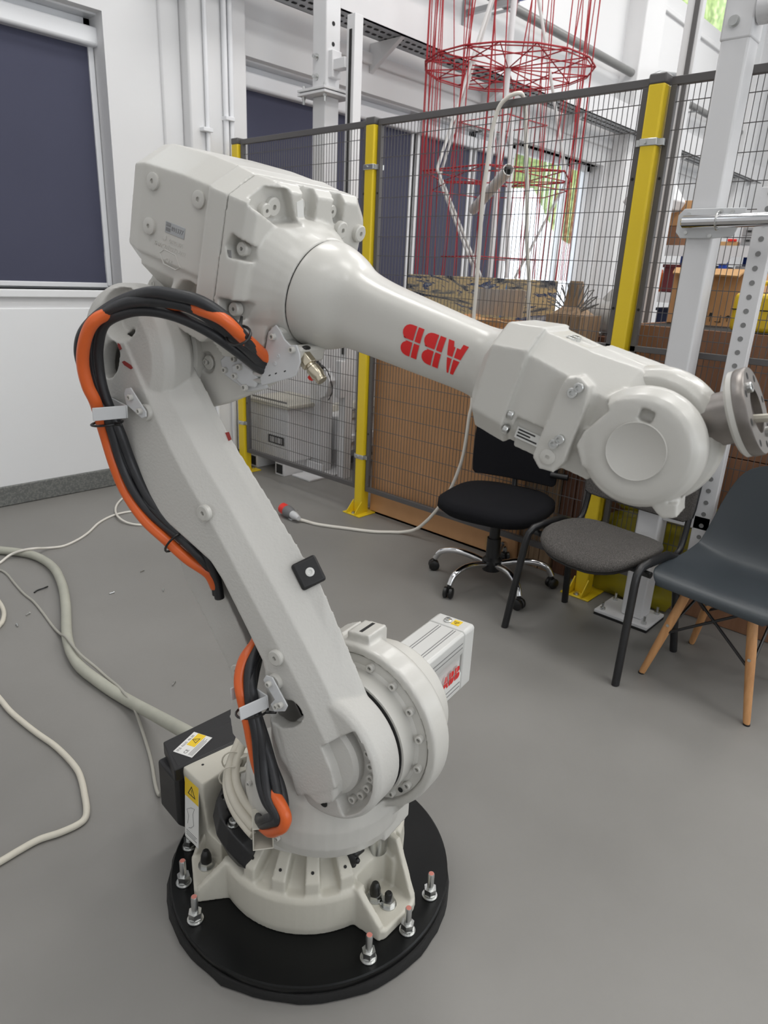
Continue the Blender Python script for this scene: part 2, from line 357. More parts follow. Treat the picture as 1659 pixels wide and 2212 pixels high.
# service pipes on the pilaster and along the wall
def pipe(name, pts, r, label, material='frame', clips=(), cat='pipe', group=None):
    t = thing(name, label, cat, tr(*pts[0]), group)
    obj('tube', G().tube(pts, r, 12), M[material], t)
    for c in clips: obj('clip', G().box(c[0]-.035, c[0]+.035, c[1]-.03, c[1]+.035, c[2]-.012, c[2]+.012), M['frame'], t, bevel=.003)
    return t
pipe('wall_conduit', [(2.855, WY-.116, .13), (2.855, WY-.116, 6.1)], .014, 'single white conduit on the pilaster, left of the paired conduits', clips=[(2.84, WY-.116, 2.27)])
pipe('wall_conduit', [(2.995, WY-.118, .13), (2.995, WY-.118, 6.1)], .018, 'left one of two paired white conduits down the pilaster', clips=[(3.01, WY-.118, 2.36)])
pipe('wall_conduit', [(3.04, WY-.118, .13), (3.04, WY-.118, 6.1)], .018, 'right one of two paired white conduits down the pilaster')
pipe('wall_conduit', [(3.17, WY-.115, .13), (3.17, WY-.115, 1.6)], .012, 'short white conduit low beside the leftmost yellow fence post')
hp = pipe('heating_pipe', [(3.0, 4.25, 3.765), (12.55, 4.25, 3.765)], .042, 'long grey heating pipe running high along the window wall', 'pipe')
for x in (4.6, 6.0, 7.4, 10.6): obj('pipe_bracket', G().box(x-.02, x+.02, 4.2, 4.388, 3.71, 3.722), M['metalg'], hp)
bk = thing('pipe_bracket', 'galvanised wall bracket with blue clamp behind the red wire tower', 'bracket', tr(5.6, 4.3, 3.6))
obj('arm', G().box(5.58, 5.62, 3.85, 4.39, 3.60, 3.64), M['metalg'], bk); obj('wall_plate', G().box(5.55, 5.65, 4.36, 4.39, 3.5, 3.74), M['metalg'], bk); obj('clamp', G().box(5.56, 5.64, 3.80, 3.88, 3.62, 3.72), M['blue'], bk)
pipe('bent_steel_pipe', [(8.55, 4.0, 0), (8.55, 4.0, 3.62), (8.6, 4.0, 3.70), (8.75, 3.98, 3.76), (9.15, 3.96, 3.82), (9.3, 3.96, 3.80), (9.32, 3.96, 3.66)], .022, 'thin bent steel pipe rising on the wall behind the right fence post', 'metalg')
pipe('steel_downpipe', [(9.42, 4.0, 0), (9.42, 4.0, 3.0)], .02, 'thin steel pipe on the wall pier beside the bent pipe', 'metalg')
# overhead cable channel carried by brackets along the wall
ch = thing('cable_channel', 'long grey steel channel on triangular brackets along the window wall', 'channel', tr(4, 3.95, 3.27))
obj('channel_face', G().box(2.5, 13.4, 4.05, 4.062, 3.13, 3.36), M['white'], ch)
obj('channel_floor', G().box(2.5, 13.4, 4.05, 4.30, 3.13, 3.138), M['metalg'], ch)
obj('channel_back', G().box(2.5, 13.4, 4.292, 4.30, 3.13, 3.25), M['white'], ch)
for x in (4.45, 5.9, 7.35, 8.8, 10.25, 11.7, 13.1):
    obj('support_arm', G().prism([(4.06, 3.126), (4.385, 3.126), (4.385, 2.93)], x-.02, x+.02, frame((0, 0, 0), (0, 1, 0), (0, 0, 1), (1, 0, 0))), M['white'], ch)
g = G()
for k in range(150): g.box(2.6+k*.07, 2.635+k*.07, 4.12, 4.14, 3.1255, 3.13).box(2.6+k*.07, 2.635+k*.07, 4.21, 4.23, 3.1255, 3.13)
stuff(obj('slot_rows', g, M['seam'], ch))
for k in range(3): obj('cable', G().tube([(2.5, 4.10+.05*k, 3.155), (8, 4.12+.05*k, 3.155), (13.3, 4.10+.05*k, 3.155)], .014, 8), M['rubber'], ch)
# ================================================================ safety fence
FX = 2.98
def post(y, x, label, clamps, h=2.23):
    t = thing('fence_post', label, 'post', tr(x, y, 0), 'yellow fence posts')
    obj('upright', G().box(x-.033, x+.033, y-.033, y+.033, .005, h-.035), M['yellow'], t, bevel=.007, seg=3)
    obj('cap', G().box(x-.0345, x+.0345, y-.0345, y+.0345, h-.037, h), M['fence'], t, bevel=.006)
    obj('foot_plate', G().box(x-.09, x+.09, y-.075, y+.075, 0, .008), M['yellow'], t, bevel=.003)
    for s in (-1, 1):
        f = frame((x, y+s*.036, 0), (-1, 0, 0), (0, 0, 1), (0, 1, 0))
        obj('gusset', G().prism([(.028, .008), (.09, .008), (.09, .022), (.032, .085)], -.003, .003, f), M['yellow'], t)
    for s in (-1, 1):
        bl = obj('anchor_bolt', G().lathe([(0, 0), (.016, 0), (.016, .003), (0, .003)], tr(x+s*.066, y, .008), 14), M['steel'], t)
        obj('nut', hexnut(.011, .010, tr(x+s*.066, y, .011)), M['steel'], bl)
    for z in clamps:
        c = obj('clamp_band', G().box(x-.037, x+.037, y-.036, y+.036, z-.014, z+.014), M['steel'], t, bevel=.003)
        obj('clamp_bolt', G().cyl((x-.044, y+.012, z), (x-.034, y+.012, z), .008, n=10), M['steel'], c)
        for s in (-1, 1): obj('clamp_lug', G().box(x-.02, x+.03, y+s*.046-.010, y+s*.046+.010, z-.012, z+.012), M['steel'], c)
    return t
post(4.13, FX+.005, 'leftmost yellow fence post, set against the window wall', (1.99, .37))
post(2.90, FX, 'middle yellow fence post with bolted foot, left of the brown carton', (1.99, .37))
post(1.345, FX, 'right yellow fence post rising behind the robot wrist', (1.99, .37))
def panel(ya, yb, x, label, mid=True):
    """mesh panel between y=ya and y=yb (ya > yb)"""
    t = thing('mesh_fence', label, 'fence', tr(x, (ya+yb)/2, .15), 'wire mesh fence panels')
    for z0, z1 in [(2.19, 2.22), (.152, .182)]+([(1.175, 1.2)] if mid else []):
        obj('rail', G().box(x-.012, x+.012, yb, ya, z0, z1), M['fence'], t, bevel=.002)
    for y in (ya-.0125, yb+.0125):
        s = obj('side_bar', G().box(x-.012, x+.012, y-.0125, y+.0125, .182, 2.19), M['fence'], t, bevel=.002)
        for z in (1.86, .52, 1.35): obj('hole', G().cyl((x-.0135, y, z), (x-.0118, y, z), .006, n=10), M['seam'], s)
    g = G(); y = ya-.045
    while y > yb+.03:
        g.box(x-.0013, x+.0013, y-.0012, y+.0012, .16, 2.2); y -= .0225
    z = 2.132
    while z > .2:
        g.box(x-.0046, x-.0015, yb+.02, ya-.02, z-.0015, z+.0015); z -= .0985
    stuff(obj('wire_mesh', g, M['fence'], t))
    return t
panel(4.085, 2.94, FX, 'leftmost wire mesh panel, in front of the white steel machine', False)
panel(2.86, 1.385, FX, 'central wire mesh panel in front of the big carton')
panel(1.305, -.25, FX+.02, 'right wire mesh panel behind the chairs and white column')
post(-.29, FX+.02, 'far right yellow fence post at the end of the mesh', (1.99, .37))
# ================================================================ gantry column and machine behind the left panel
t = thing('gantry_column', 'white steel column with bolted flange behind the leftmost mesh panel', 'column', tr(3.40, 3.76, 0))
cx_, cy_ = 3.42, 3.775
obj('base_plate', G().box(cx_-.14, cx_+.14, cy_-.14, cy_+.14, 0, .015), M['white'], t, bevel=.002)
obj('upright', G().box(cx_-.06, cx_+.06, cy_-.06, cy_+.06, .015, 2.50), M['white'], t, bevel=.006)
fl = obj('flange', G().box(cx_-.13, cx_+.13, cy_-.13, cy_+.13, 2.50, 2.515).box(cx_-.13, cx_+.13, cy_-.13, cy_+.13, 2.522, 2.537), M['white'], t, bevel=.002)
for sx in (-1, 1):
    for sy in (-1, 1):
        obj('flange_bolt', hexnut(.013, .016, tr(cx_+sx*.1, cy_+sy*.1, 2.484)).cyl((cx_+sx*.1, cy_+sy*.1, 2.455), (cx_+sx*.1, cy_+sy*.1, 2.56), .008, n=8), M['steel'], fl)
        obj('foot_bolt', hexnut(.015, .014, tr(cx_+sx*.11, cy_+sy*.11, .015)).cyl((cx_+sx*.11, cy_+sy*.11, .015), (cx_+sx*.11, cy_+sy*.11, .05), .008, n=8), M['steel'], t)
up_ = obj('upper_column', G().box(cx_-.062, cx_+.062, cy_-.062, cy_+.062, 2.537, 4.2), M['white'], t, bevel=.006)
for z in (2.90, 2.79): obj('hole', G().cyl((cx_, cy_-.063, z), (cx_, cy_-.06, z), .013, n=14), M['seam'], up_)
for z in (2.72, 2.61): obj('bolt', G().lathe([(0, 0), (.02, 0), (.02, .005), (0, .005)], frame((cx_-.062, cy_+.02, z), (0, 1, 0), (0, 0, 1), (-1, 0, 0)), 14).cyl((cx_-.062, cy_+.02, z), (cx_-.095, cy_+.02, z), .011, n=6), M['steel'], up_)
obj('stub_bracket', G().box(cx_-.03, cx_+.03, cy_-.20, cy_-.06, 2.64, 2.70).box(cx_-.04, cx_+.04, cy_-.10, cy_-.06, 2.60, 2.75), M['white'], t, bevel=.004)
t = thing('slotted_rail', 'slim white slotted rail standing right of the gantry column', 'rail', tr(3.44, 3.56, .1))
obj('profile', G().box(3.405, 3.475, 3.505, 3.575, 0, 2.92), M['white'], t, bevel=.003)
obj('slot', G().box(3.40, 3.406, 3.53, 3.55, .9, 2.84), M['seam'], t)
obj('slider', G().box(3.36, 3.405, 3.51, 3.57, .60, .86), M['white'], t, bevel=.004)
t = thing('lever_clamp', 'white clamp head with black lever handle behind the leftmost mesh panel', 'clamp', tr(3.33, 3.62, .6))
obj('head', G().prism([(-.10, .08), (.02, .10), (.08, .02), (.04, -.09), (-.02, -.12), (-.09, -.02)], -.03, .03, frame((3.33, 3.64, .70), (0, -1, 0), (0, 0, 1), (-1, 0, 0))), M['white'], t, bevel=.004)
obj('handle', G().tube([(3.29, 3.70, .86), (3.28, 3.63, .815)], [.008, .013], 10).ball((3.28, 3.62, .81), .018), M['blackcap'], t)
obj('hose', G().tube(spline([(3.29, 3.62, .82), (3.27, 3.54, .78), (3.30, 3.53, .66), (3.33, 3.60, .58)]), .004, 8), M['black'], t)
t = thing('steel_machine', 'white welded steel machine bed on the floor behind the leftmost mesh panel', 'machine', tr(3.6, 4.0, 0))
obj('body', G().box(3.12, 3.50, 3.80, 4.26, .10, .50), M['white'], t, bevel=.01)
obj('top_plate', G().box(3.10, 3.52, 3.78, 4.28, .50, .53), M['beige'], t, bevel=.006)
obj('long_bed', G().box(3.52, 4.2, 3.62, 4.1, .16, .42), M['white'], t, bevel=.01)
obj('bed_rail', G().box(3.52, 4.2, 3.60, 3.68, .42, .47).box(3.52, 4.2, 3.86, 3.94, .42, .47), M['beige'], t, bevel=.004)
obj('lower_rail', G().box(3.52, 4.2, 3.59, 3.63, .24, .29), M['white'], t, bevel=.004)
obj('rail_strip', G().box(3.50, 4.2, 3.594, 3.6, .475, .487).box(3.11, 3.115, 3.80, 4.2, .54, .552), M['pipe'], t)
g = G()
for k in range(8): g.box(3.112, 3.122, 3.86+.018*k, 3.868+.018*k, .235, .275)
obj('vent_recess', G().box(3.114, 3.122, 3.84, 4.02, .225, .285), M['seam'], t); stuff(obj('vent_slats', g, M['white'], t))
for y in (3.82, 4.14):
    bb = obj('base_beam', G().box(3.10, 3.52, y, y+.10, .0, .10), M['white'], t, bevel=.004); obj('beam_mouth', G().box(3.098, 3.101, y+.015, y+.085, .015, .085), M['seam'], bb)
obj('anchor_bracket', G().box(3.16, 3.52, 3.60, 3.80, 0, .014).box(3.30, 3.314, 3.62, 3.80, .014, .10), M['white'], t, bevel=.003)
obj('dark_slot', G().box(3.56, 4.15, 3.615, 3.621, .07, .12), M['seam'], t)
obj('bed_leg', G().box(3.55, 3.65, 3.70, 4.0, 0, .16).box(4.05, 4.15, 3.70, 4.0, 0, .16), M['white'], t)
# ================================================================ carton, painted box and the red wire tower
t = thing('large_carton', 'huge open brown carton standing behind the central mesh panel', 'box', tr(3.6, 2.3, 0))
c0, c1, ya, yb, hc = 3.035, 4.05, 2.86, 1.80, 1.215
obj('front_side', G().box(c0, c0+.012, yb, ya, 0, hc), M['card'], t)
obj('back_side', G().box(c1, c1+.012, yb, ya, 0, hc-.02), M['card'], t)
obj('end_side', G().box(c0, c1, ya, ya+.012, 0, hc).box(c0, c1, yb-.012, yb, 0, hc), M['card'], t)
obj('floor_sheet', G().box(c0, c1, yb, ya, 0, .012), M['card'], t)
obj('padding_sheet', G().rings([[Vector((c0+.02+.9*k/8, yy, 1.16+.055*math.sin(k*.9+yy*2.1)+.012*j)) for j, yy in ((0, yb+.02), (0, ya-.02), (1, ya-.02), (1, yb+.02))] for k in range(9)]), M['cardin'], t)
obj('torn_flap', G().prism([(0, 0), (.92, 0), (.80, .030), (.45, .022), (.2, .035)], -.004, .004, frame((c0+.03, yb+.05, hc), (0, 1, 0), (-.25, 0, 1), (1, 0, .25))), M['cardin'], t)
obj('tape_strip', G().box(c0-.0008, c0, 1.90, 1.98, .02, .10), M['cardin'], t)
# abstractly painted panel box
pm = bpy.data.materials.new('marbled_paint'); pm.use_nodes = True; nt = pm.node_tree; b = nt.nodes['Principled BSDF']; b.inputs['Roughness'].default_value = .5
tc = nt.nodes.new('ShaderNodeTexCoord'); mp = nt.nodes.new('ShaderNodeMapping'); mp.inputs['Scale'].default_value = (1, 1.3, 4.5); mp.inputs['Rotation'].default_value = (.22, 0, 0)
na = nt.nodes.new('ShaderNodeTexNoise'); na.inputs['Scale'].default_value = 1.5; na.inputs['Detail'].default_value = 9; na.inputs['Distortion'].default_value = 1.3; na.inputs['Roughness'].default_value = .68
ca = nt.nodes.new('ShaderNodeValToRGB'); e = ca.color_ramp.elements
while len(e) > 1: e.remove(e[-1])
e[0].position = .30; e[0].color = (.035, .035, .038, 1)
for p, c in ((.40, (.02, .03, .06)), (.45, (.22, .22, .21)), (.48, (.55, .43, .24)), (.545, (.60, .48, .27)), (.56, (.02, .05, .14)), (.59, (.02, .05, .16)), (.61, (.40, .42, .45)), (.66, (.46, .48, .50)), (.69, (.04, .10, .28)), (.75, (.10, .24, .50))): k = e.new(p); k.color = (*c, 1)
nt.links.new(tc.outputs['Object'], mp.inputs[0]); nt.links.new(mp.outputs[0], na.inputs['Vector']); nt.links.new(na.outputs['Fac'], ca.inputs[0]); nt.links.new(ca.outputs[0], b.inputs['Base Color'])
t = thing('painted_board', 'wide board marbled in blue, black and sand paint below the red tower', 'board', tr(4.3, 3.1, 0))
obj('painted_face', G().box(4.3, 4.312, 2.44, 3.76, 0, 1.452), pm, t, bevel=.002)
obj('back_frame', G().box(4.312, 4.345, 2.46, 3.74, 0, 1.44), M['darkwood'], t)
stuff(obj('blue_splash', G().prism([(0, .0), (.09, .02), (.05, .10), (.035, .23), (.02, .12), (-.06, .09), (-.02, .05)], 0, .002, frame((4.298, 2.87, 1.19), (0, -1, 0), (0, 0, 1), (-1, 0, 0))), mat('splash_blue', (.05, .24, .60), .5), t))
t = thing('tower_plinth', 'dark wooden plinth hidden behind the painted board, carrying the red tower', 'plinth', tr(4.85, 3.4, 0))
obj('plinth_top', G().box(4.45, 5.25, 3.03, 3.78, 1.41, 1.452), M['darkwood'], t, bevel=.003); obj('plinth_body', G().box(4.5, 5.2, 3.08, 3.73, 0, 1.41), M['darkwood'], t)
t = thing('fan_sheet', 'pleated grey fan shaped sheet lying on the carton before the painted board', 'sheet', tr(3.95, 3.2, 1.2))
for k in range(10):
    obj('pleat', G().box(-.022, .022, -.002, .002, 0, .16), M['brownpipe'] if k % 2 else M['metalg'], t, frame((3.9, 2.78-.036*k, 1.222), (0, -1, 0), (1, 0, 0), (0, -.12-.03*k, 1)))
# red wire tower
TX, TY, T0 = 4.85, 3.37, 1.455
tw = thing('red_wire_tower', 'tall openwork tower of red cords and white poles behind the central mesh panel', 'sculpture', tr(TX, TY, T0))
def ringpts(z, r, n, a0=0): return [(TX+r*math.cos(R(a0+360*k/n)), TY+r*math.sin(R(a0+360*k/n)), z) for k in range(n)]
Z1, Z2, Z3, ZT = 2.91, 2.19, 1.60, 4.6
ra, rb = .62, .60
def cords(name, segs, r=.0045):
    g = G()
    for a, b_ in segs: g.tube([a, b_], r, 5)
    return stuff(obj(name, g, M['redcord'], tw))
N1 = 16
A1 = ringpts(Z1, ra, N1, 6); obj('upper_ring', G().tube(A1, .006, 6, True).tube([(x*.985+TX*.015, y*.985+TY*.015, z-.016) for x, y, z in A1], .004, 6, True), M['redcord'], tw)
cords('upper_spokes', [(p, (TX, TY, Z1)) for p in A1]+[(A1[k], A1[(k+5) % N1]) for k in range(0, N1, 2)])
A2 = ringpts(Z2, rb, 6, 25); obj('lower_ring', G().tube(A2, .006, 6, True), M['redcord'], tw)
A2b = ringpts(Z2-.1, rb*.9, 6, 50); obj('lower_hexagon', G().tube(A2b, .004, 6, True), M['redcord'], tw)
cords('lower_spokes', [(A2[k], A2[(k+2) % 6]) for k in range(6)])
A3 = ringpts(Z3, .42, 4, 20); obj('bottom_square', G().tube(A3, .004, 6, True), M['redcord'], tw)
A4 = ringpts(Z1-.36, .33, 4, 40); obj('middle_square', G().tube(A4, .004, 6, True), M['redcord'], tw)
rnd = random.Random(8); segs = []
for k in range(28):
    a = 360*k/28+rnd.uniform(-5, 5); b1 = a+rnd.choice((0, 0, 0, 14, -14))
    top = (TX+.62*math.cos(R(b1)), TY+.62*math.sin(R(b1)), ZT); bot = (TX+.60*math.cos(R(a)), TY+.60*math.sin(R(a)), T0)
    segs.append((bot, top))
for k in range(10):
    a = 360*k/10; segs.append(((TX+.60*math.cos(R(a)), TY+.60*math.sin(R(a)), Z2), (TX+.62*math.cos(R(a+24)), TY+.62*math.sin(R(a+24)), ZT)))
cords('upright_cords', segs, .004)
obj('centre_pole', G().cyl((TX, TY, T0), (TX, TY, 4.7), .022, n=12), M['white'], tw)
for s, (dx, dy) in enumerate(((-.12, .08), (.1, -.1))):
    obj('side_pole', G().cyl((TX+dx, TY+dy, T0), (TX+dx*.4, TY+dy*.4, 2.6), .018, n=10), M['white'], tw)
for a0, a1 in ((160, 200), (-40, -20), (95, 60)):
    p = [(TX+.1*math.cos(R(a0)), TY+.1*math.sin(R(a0)), 3.6), (TX+.55*math.cos(R(a0)), TY+.55*math.sin(R(a0)), Z2), (TX+.25*math.cos(R(a1)), TY+.25*math.sin(R(a1)), T0)]
    obj('white_rope', G().tube(p, .012, 8), M['whiterope'], tw)
t = thing('tilted_tube', 'grey cardboard tube hung at a slant inside the red tower', 'tube', tr(4.4, 3.1, 2.05))
f = along((4.55, 3.36, 1.93), (4.02, 2.72, 2.10)); L_ = (Vector((4.55, 3.36, 1.93))-Vector((4.02, 2.72, 2.10))).length
obj('tube_wall', G().lathe([(.036, 0), (.036, L_), (.031, L_), (.031, .01), (.036, 0)], f, 24), M['whiterope'], t)
obj('dark_bore', G().lathe([(0, .02), (.031, .02), (.031, L_-.05), (0, L_-.05)], f, 20), M['seam'], t)
# ================================================================ things behind the right part of the fence
def planks(name, label, cat, x0, x1, y0, y1, h, n, material, z=0, upright=True, group=None):
    t = thing(name, label, cat, tr((x0+x1)/2, (y0+y1)/2, z), group)
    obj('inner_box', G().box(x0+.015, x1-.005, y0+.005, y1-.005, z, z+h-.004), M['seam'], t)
    for k in range(n):
        a, b_ = (y0+(y1-y0)*k/n+.002, y0+(y1-y0)*(k+1)/n-.002) if upright else (z+h*k/n+.002, z+h*(k+1)/n-.002)
        obj('plank', G().box(x0+random.uniform(0, .004), x0+.018, a, b_, z, z+h) if upright else G().box(x0+random.uniform(0, .004), x0+.018, y0, y1, a, b_), M[material], t, bevel=.002)
    obj('side_board', G().box(x0+.018, x1, y0, y0+.016, z, z+h).box(x0+.018, x1, y1-.016, y1, z, z+h), M[material], t)
    return t
cr_ = planks('wooden_crate', 'weathered wooden crate with upright planks right of the carton, holding wire offcuts', 'crate', 3.06, 3.26, 1.59, 1.78, 1.30, 3, 'oldwood')
planks('plywood_crate', 'dark plywood crate behind the black office chair', 'crate', 3.08, 3.26, 1.43, 1.58, 1.12, 2, 'darkwood')
t = thing('wire_bundle', 'spray of cut rebar wires standing on the weathered wooden crate', 'wire', tr(3.5, 1.70, 1.24))
obj('wooden_stake', G().rings([[Vector((3.16+dx*s, 1.69+dy*s, z)) for dx, dy in ((-1, -1), (1, -1), (1, 1), (-1, 1))] for z, s in ((1.302, .075), (1.34, .035), (1.44, .026), (1.455, .022))]), M['oldwood'], t)
for k in range(10):
    a = -80+18*k; c = (3.14, 1.69-.02*math.sin(R(a)), 1.31); q = (3.12, 1.69-.12*math.sin(R(a)), 1.335+.11*math.cos(R(a))); q2 = (3.12, q[1]-.028, q[2]+.008)
    obj('wire', G().tube([c, q, q2, (3.14, c[1]-.016, 1.31)], .0028, 5), M['pipe'], t)
t = thing('wrapped_roll', 'grey roll in shiny plastic wrap beside the wooden crate', 'roll', tr(3.45, 1.62, 1.2))
g = G(); rnd = random.Random(3)
g.rings([[Vector((3.45+.09*rr*(1+rnd.uniform(-.06, .06))*math.cos(R(20*k)), yy, 1.292+.09*rr*(1+rnd.uniform(-.06, .06))*math.sin(R(20*k)))) for k in range(18)] for yy, rr in ((1.50, .55), (1.51, .9), (1.56, 1), (1.61, 1.03), (1.67, .98), (1.75, .92), (1.77, .5))])
obj('wrapped_body', g, M['film'], t, sharp=60); obj('loose_film', G().rings([[Vector((3.45+.06*s*math.cos(R(40*k)), 1.61+.09*s*math.sin(R(40*k)), z)) for k in range(9)] for z, s in ((1.35, 1), (1.385, .8), (1.42, .45), (1.435, .1))]), M['film'], t)
obj('cable_tie', G().tube([(3.36, 1.775+.022*math.cos(R(a)), 1.235+.011*math.sin(R(a))) for a in range(0, 360, 24)], .0035, 6, True), M['cordw'], t)
obj('roll_stand', G().box(3.30, 3.62, 1.49, 1.775, 0, 1.20), M['darkwood'], t)
planks('plywood_box', 'reddish plywood box of wide boards right of the fence post, below the yellow case', 'crate', 3.12, 3.95, .30, 1.375, 1.285, 5, 'plywood', 0, False)
t = thing('open_carton', 'open brown carton with handling symbols standing on the plywood box', 'box', tr(3.7, 1.2, 1.285))
obj('carton_front', G().box(3.50, 3.512, 1.045, 1.365, 1.286, 1.53), M['card'], t); obj('carton_side', G().box(3.512, 3.88, 1.045, 1.057, 1.286, 1.53).box(3.512, 3.88, 1.353, 1.365, 1.286, 1.53).box(3.88, 3.892, 1.045, 1.365, 1.286, 1.53), M['card'], t)
obj('carton_flap', G().prism([(0, 0), (.32, 0), (.31, .055), (.20, .07), (.1, .06), (.01, .068)], -.004, .004, frame((3.50, 1.045, 1.535), (0, 1, 0), (-.85, 0, -.45), (-.45, 0, .85))), M['cardin'], t)
f = frame((3.4985, 1.19, 1.297), (0, -1, 0), (0, 0, 1), (-1, 0, 0))
obj('printed_symbol', G().prism([(.02, .030), (.036, .030), (.033, .046), (.023, .046)], 0, .001, f).prism([(.027, .006), (.030, .006), (.030, .030), (.027, .030)], 0, .001, f), M['ink'], t)
obj('printed_symbol', G().prism([(.050, .006), (.078, .006), (.078, .009), (.050, .009)], 0, .001, f).prism([(.072, .009), (.075, .009), (.075, .038), (.072, .038)], 0, .001, f), M['ink'], t)
obj('printed_symbol', G().prism([(.088, .028), (.122, .030), (.106, .040)], 0, .001, f).prism([(.103, .012), (.106, .012), (.106, .030), (.103, .030)], 0, .001, f), M['ink'], t)
t = thing('yellow_case', 'yellow plastic case behind the perforated upright at right edge', 'case', tr(3.25, .88, 1.285))
obj('shell', G().box(3.17, 3.27, .74, .975, 1.286, 1.44), M['label_y'], t, bevel=.02, seg=3); obj('lid_line', G().box(3.168, 3.272, .738, .977, 1.372, 1.376), M['seam'], t)
obj('handle', G().tube(spline([(3.22, .81, 1.43), (3.22, .82, 1.475), (3.22, .90, 1.475), (3.22, .91, 1.43)], 4), .010, 8), M['label_y'], t)
for s in (.79, .93): obj('latch', G().box(3.16, 3.172, s-.014, s+.014, 1.35, 1.39), M['blackcap'], t, bevel=.003)
t = thing('inclined_duct', 'white box duct with grey corner high behind the right fence post', 'duct', tr(6.3, 2.8, 2.0))
obj('duct_body', G().prism([(0, .0), (.10, -.09), (.36, -.05), (.40, .02), (.24, .24), (.12, .17)], 0, .4, frame((6.2, 2.98, 2.13), (0, -1, 0), (0, 0, 1), (1, 0, 0))), M['white'], t, bevel=.008)
obj('black_wheel', G().cyl((6.19, 2.61, 2.07), (6.26, 2.61, 2.07), .04, n=20), M['blackcap'], t); obj('wheel_fork', G().box(6.19, 6.21, 2.61, 2.78, 2.0, 2.03), M['blackcap'], t)
obj('duct_leg', G().box(6.45, 6.53, 2.86, 2.94, 0, 2.1), M['white'], t); obj('duct_leg', G().box(6.3, 6.36, 2.76, 2.82, 0, 2.04), M['white'], t)
t = thing('orange_machine', 'orange robot arm far behind the right fence post', 'robot', tr(7.2, 3.1, 0))
obj('arm_link', G().tube([(7.25, 3.2, 0), (7.25, 3.18, .8), (7.22, 3.14, 1.25), (7.2, 3.10, 1.42), (7.2, 3.11, 1.62)], [.16, .13, .10, .07, .10], 14), M['orangep'], t)
obj('wrist_link', G().tube([(7.2, 2.95, 1.56), (7.2, 2.90, 1.46), (7.2, 2.88, 1.36)], [.05, .065, .04], 12), M['orangep'], t); obj('link_arm', G().tube([(7.2, 3.1, 1.62), (7.2, 2.95, 1.56)], .05, 10), M['orangep'], t)
obj('yellow_cover', G().ball((7.1, 3.08, 1.50), .05), M['label_y'], t)
post(3.36, 7.8, 'thin distant yellow post between the white frame bars', (1.9,), 2.1)
t = thing('white_frame_stand', 'white slotted frame upright close behind the right fence post', 'stand', tr(3.9, 1.72, 0))
obj('profile', G().box(4.36, 4.40, 1.795, 1.885, 0, 4.4), M['white'], t, bevel=.004); obj('dark_groove', G().box(4.352, 4.361, 1.815, 1.84, .1, 4.4), M['fence'], t)
# storage rack with bins, cartons and small goods
rk = thing('storage_rack', 'long blue and grey storage rack far behind the mesh at right', 'rack', tr(7, 1.2, 0))
RX = 6.6
for y in (2.74, 2.165, .95, -.3):
    for x in (RX, RX+.62): obj('rack_post', G().box(x-.03, x+.03, y-.032, y+.032, 0, 1.76), M['blue'], rk, bevel=.004)
SH = (.60, 1.02, 1.40, 1.80)
for z in SH:
    obj('shelf_board', G().box(RX-.03, RX+.65, -.34, 2.78, z-.02, z), M['metalg'], rk)
    obj('shelf_beam', G().box(RX-.045, RX-.031, -.34, 2.78, z-.09, z), M['white'], rk)
for y in (2.74, 2.165, .95): obj('beam_bracket', G().prism([(-.07, 0), (.07, 0), (.035, -.06), (-.035, -.06)], 0, .004, frame((RX-.046, y, 1.715), (0, 1, 0), (0, 0, 1), (1, 0, 0))), M['white'], rk)
def bin_(y, z, w, h, material, label, group):
    t = thing('storage_bin', label, 'bin', tr(RX+.3, y, z), group)
    obj('tub', G().box(RX+.045, RX+.5, y, y+w, z+.001, z+h), M[material], t, bevel=.010)
    obj('rim', G().box(RX+.034, RX+.51, y-.008, y+w+.008, z+h-.025, z+h+.002), M[material], t, bevel=.004)
    return t
col = {'navy': 'dark navy', 'metalg': 'grey', 'maroon': 'maroon', 'pluggrey': 'charcoal'}
M['maroon'] = mat('bin_maroon', (.16, .03, .03), .5)
YS = (2.49, 2.25, 1.86, 1.58, 1.30, 1.02)
for zi, (z, seq) in enumerate(zip(SH, (('navy', 'navy', 'metalg', 'navy', 'metalg', 'navy'), ('navy', 'metalg', 'navy', 'metalg', 'navy', 'metalg'), ('maroon', 'navy', 'metalg', 'navy', 'navy', 'metalg')))):
    for k, c in enumerate(seq):
        bin_(YS[k], z, .21, .24, c, '%s storage bin, %s from the left on the %s rack shelf' % (col[c], ('first', 'second', 'third', 'fourth', 'fifth', 'sixth')[k], ('lowest', 'second lowest', 'third')[zi]), 'storage bins on the rack')
t = thing('stacked_carton', 'brown carton on the top rack shelf, seen left of the white column', 'box', tr(RX+.3, 2.6, 1.80)); obj('carton_body', G().box(RX+.02, RX+.45, 2.40, 2.74, 1.965, 2.17), M['card'], t, bevel=.004); obj('carton_tape', G().box(RX+.018, RX+.02, 2.55, 2.59, 1.965, 2.17), M['cardin'], t); obj('lower_carton', G().box(RX+.02, RX+.45, 2.40, 2.74, 1.80, 1.962), M['plywood'], t, bevel=.003)
t = thing('drawer_cabinet', 'white cabinet of small drawers on the top rack shelf', 'cabinet', tr(RX+.2, 1.95, 1.80)); obj('housing', G().box(RX, RX+.3, 1.84, 2.07, 1.80, 1.96), M['white'], t, bevel=.004)
for a in range(2):
    for c in range(2): dr = obj('drawer', G().box(RX-.010, RX, 1.85+.11*a, 1.95+.11*a, 1.81+.073*c, 1.875+.073*c), M['metalg'], t, bevel=.003); obj('knob', G().box(RX-.018, RX-.010, 1.88+.11*a, 1.92+.11*a, 1.835+.073*c, 1.850+.073*c), M['ink'], dr)
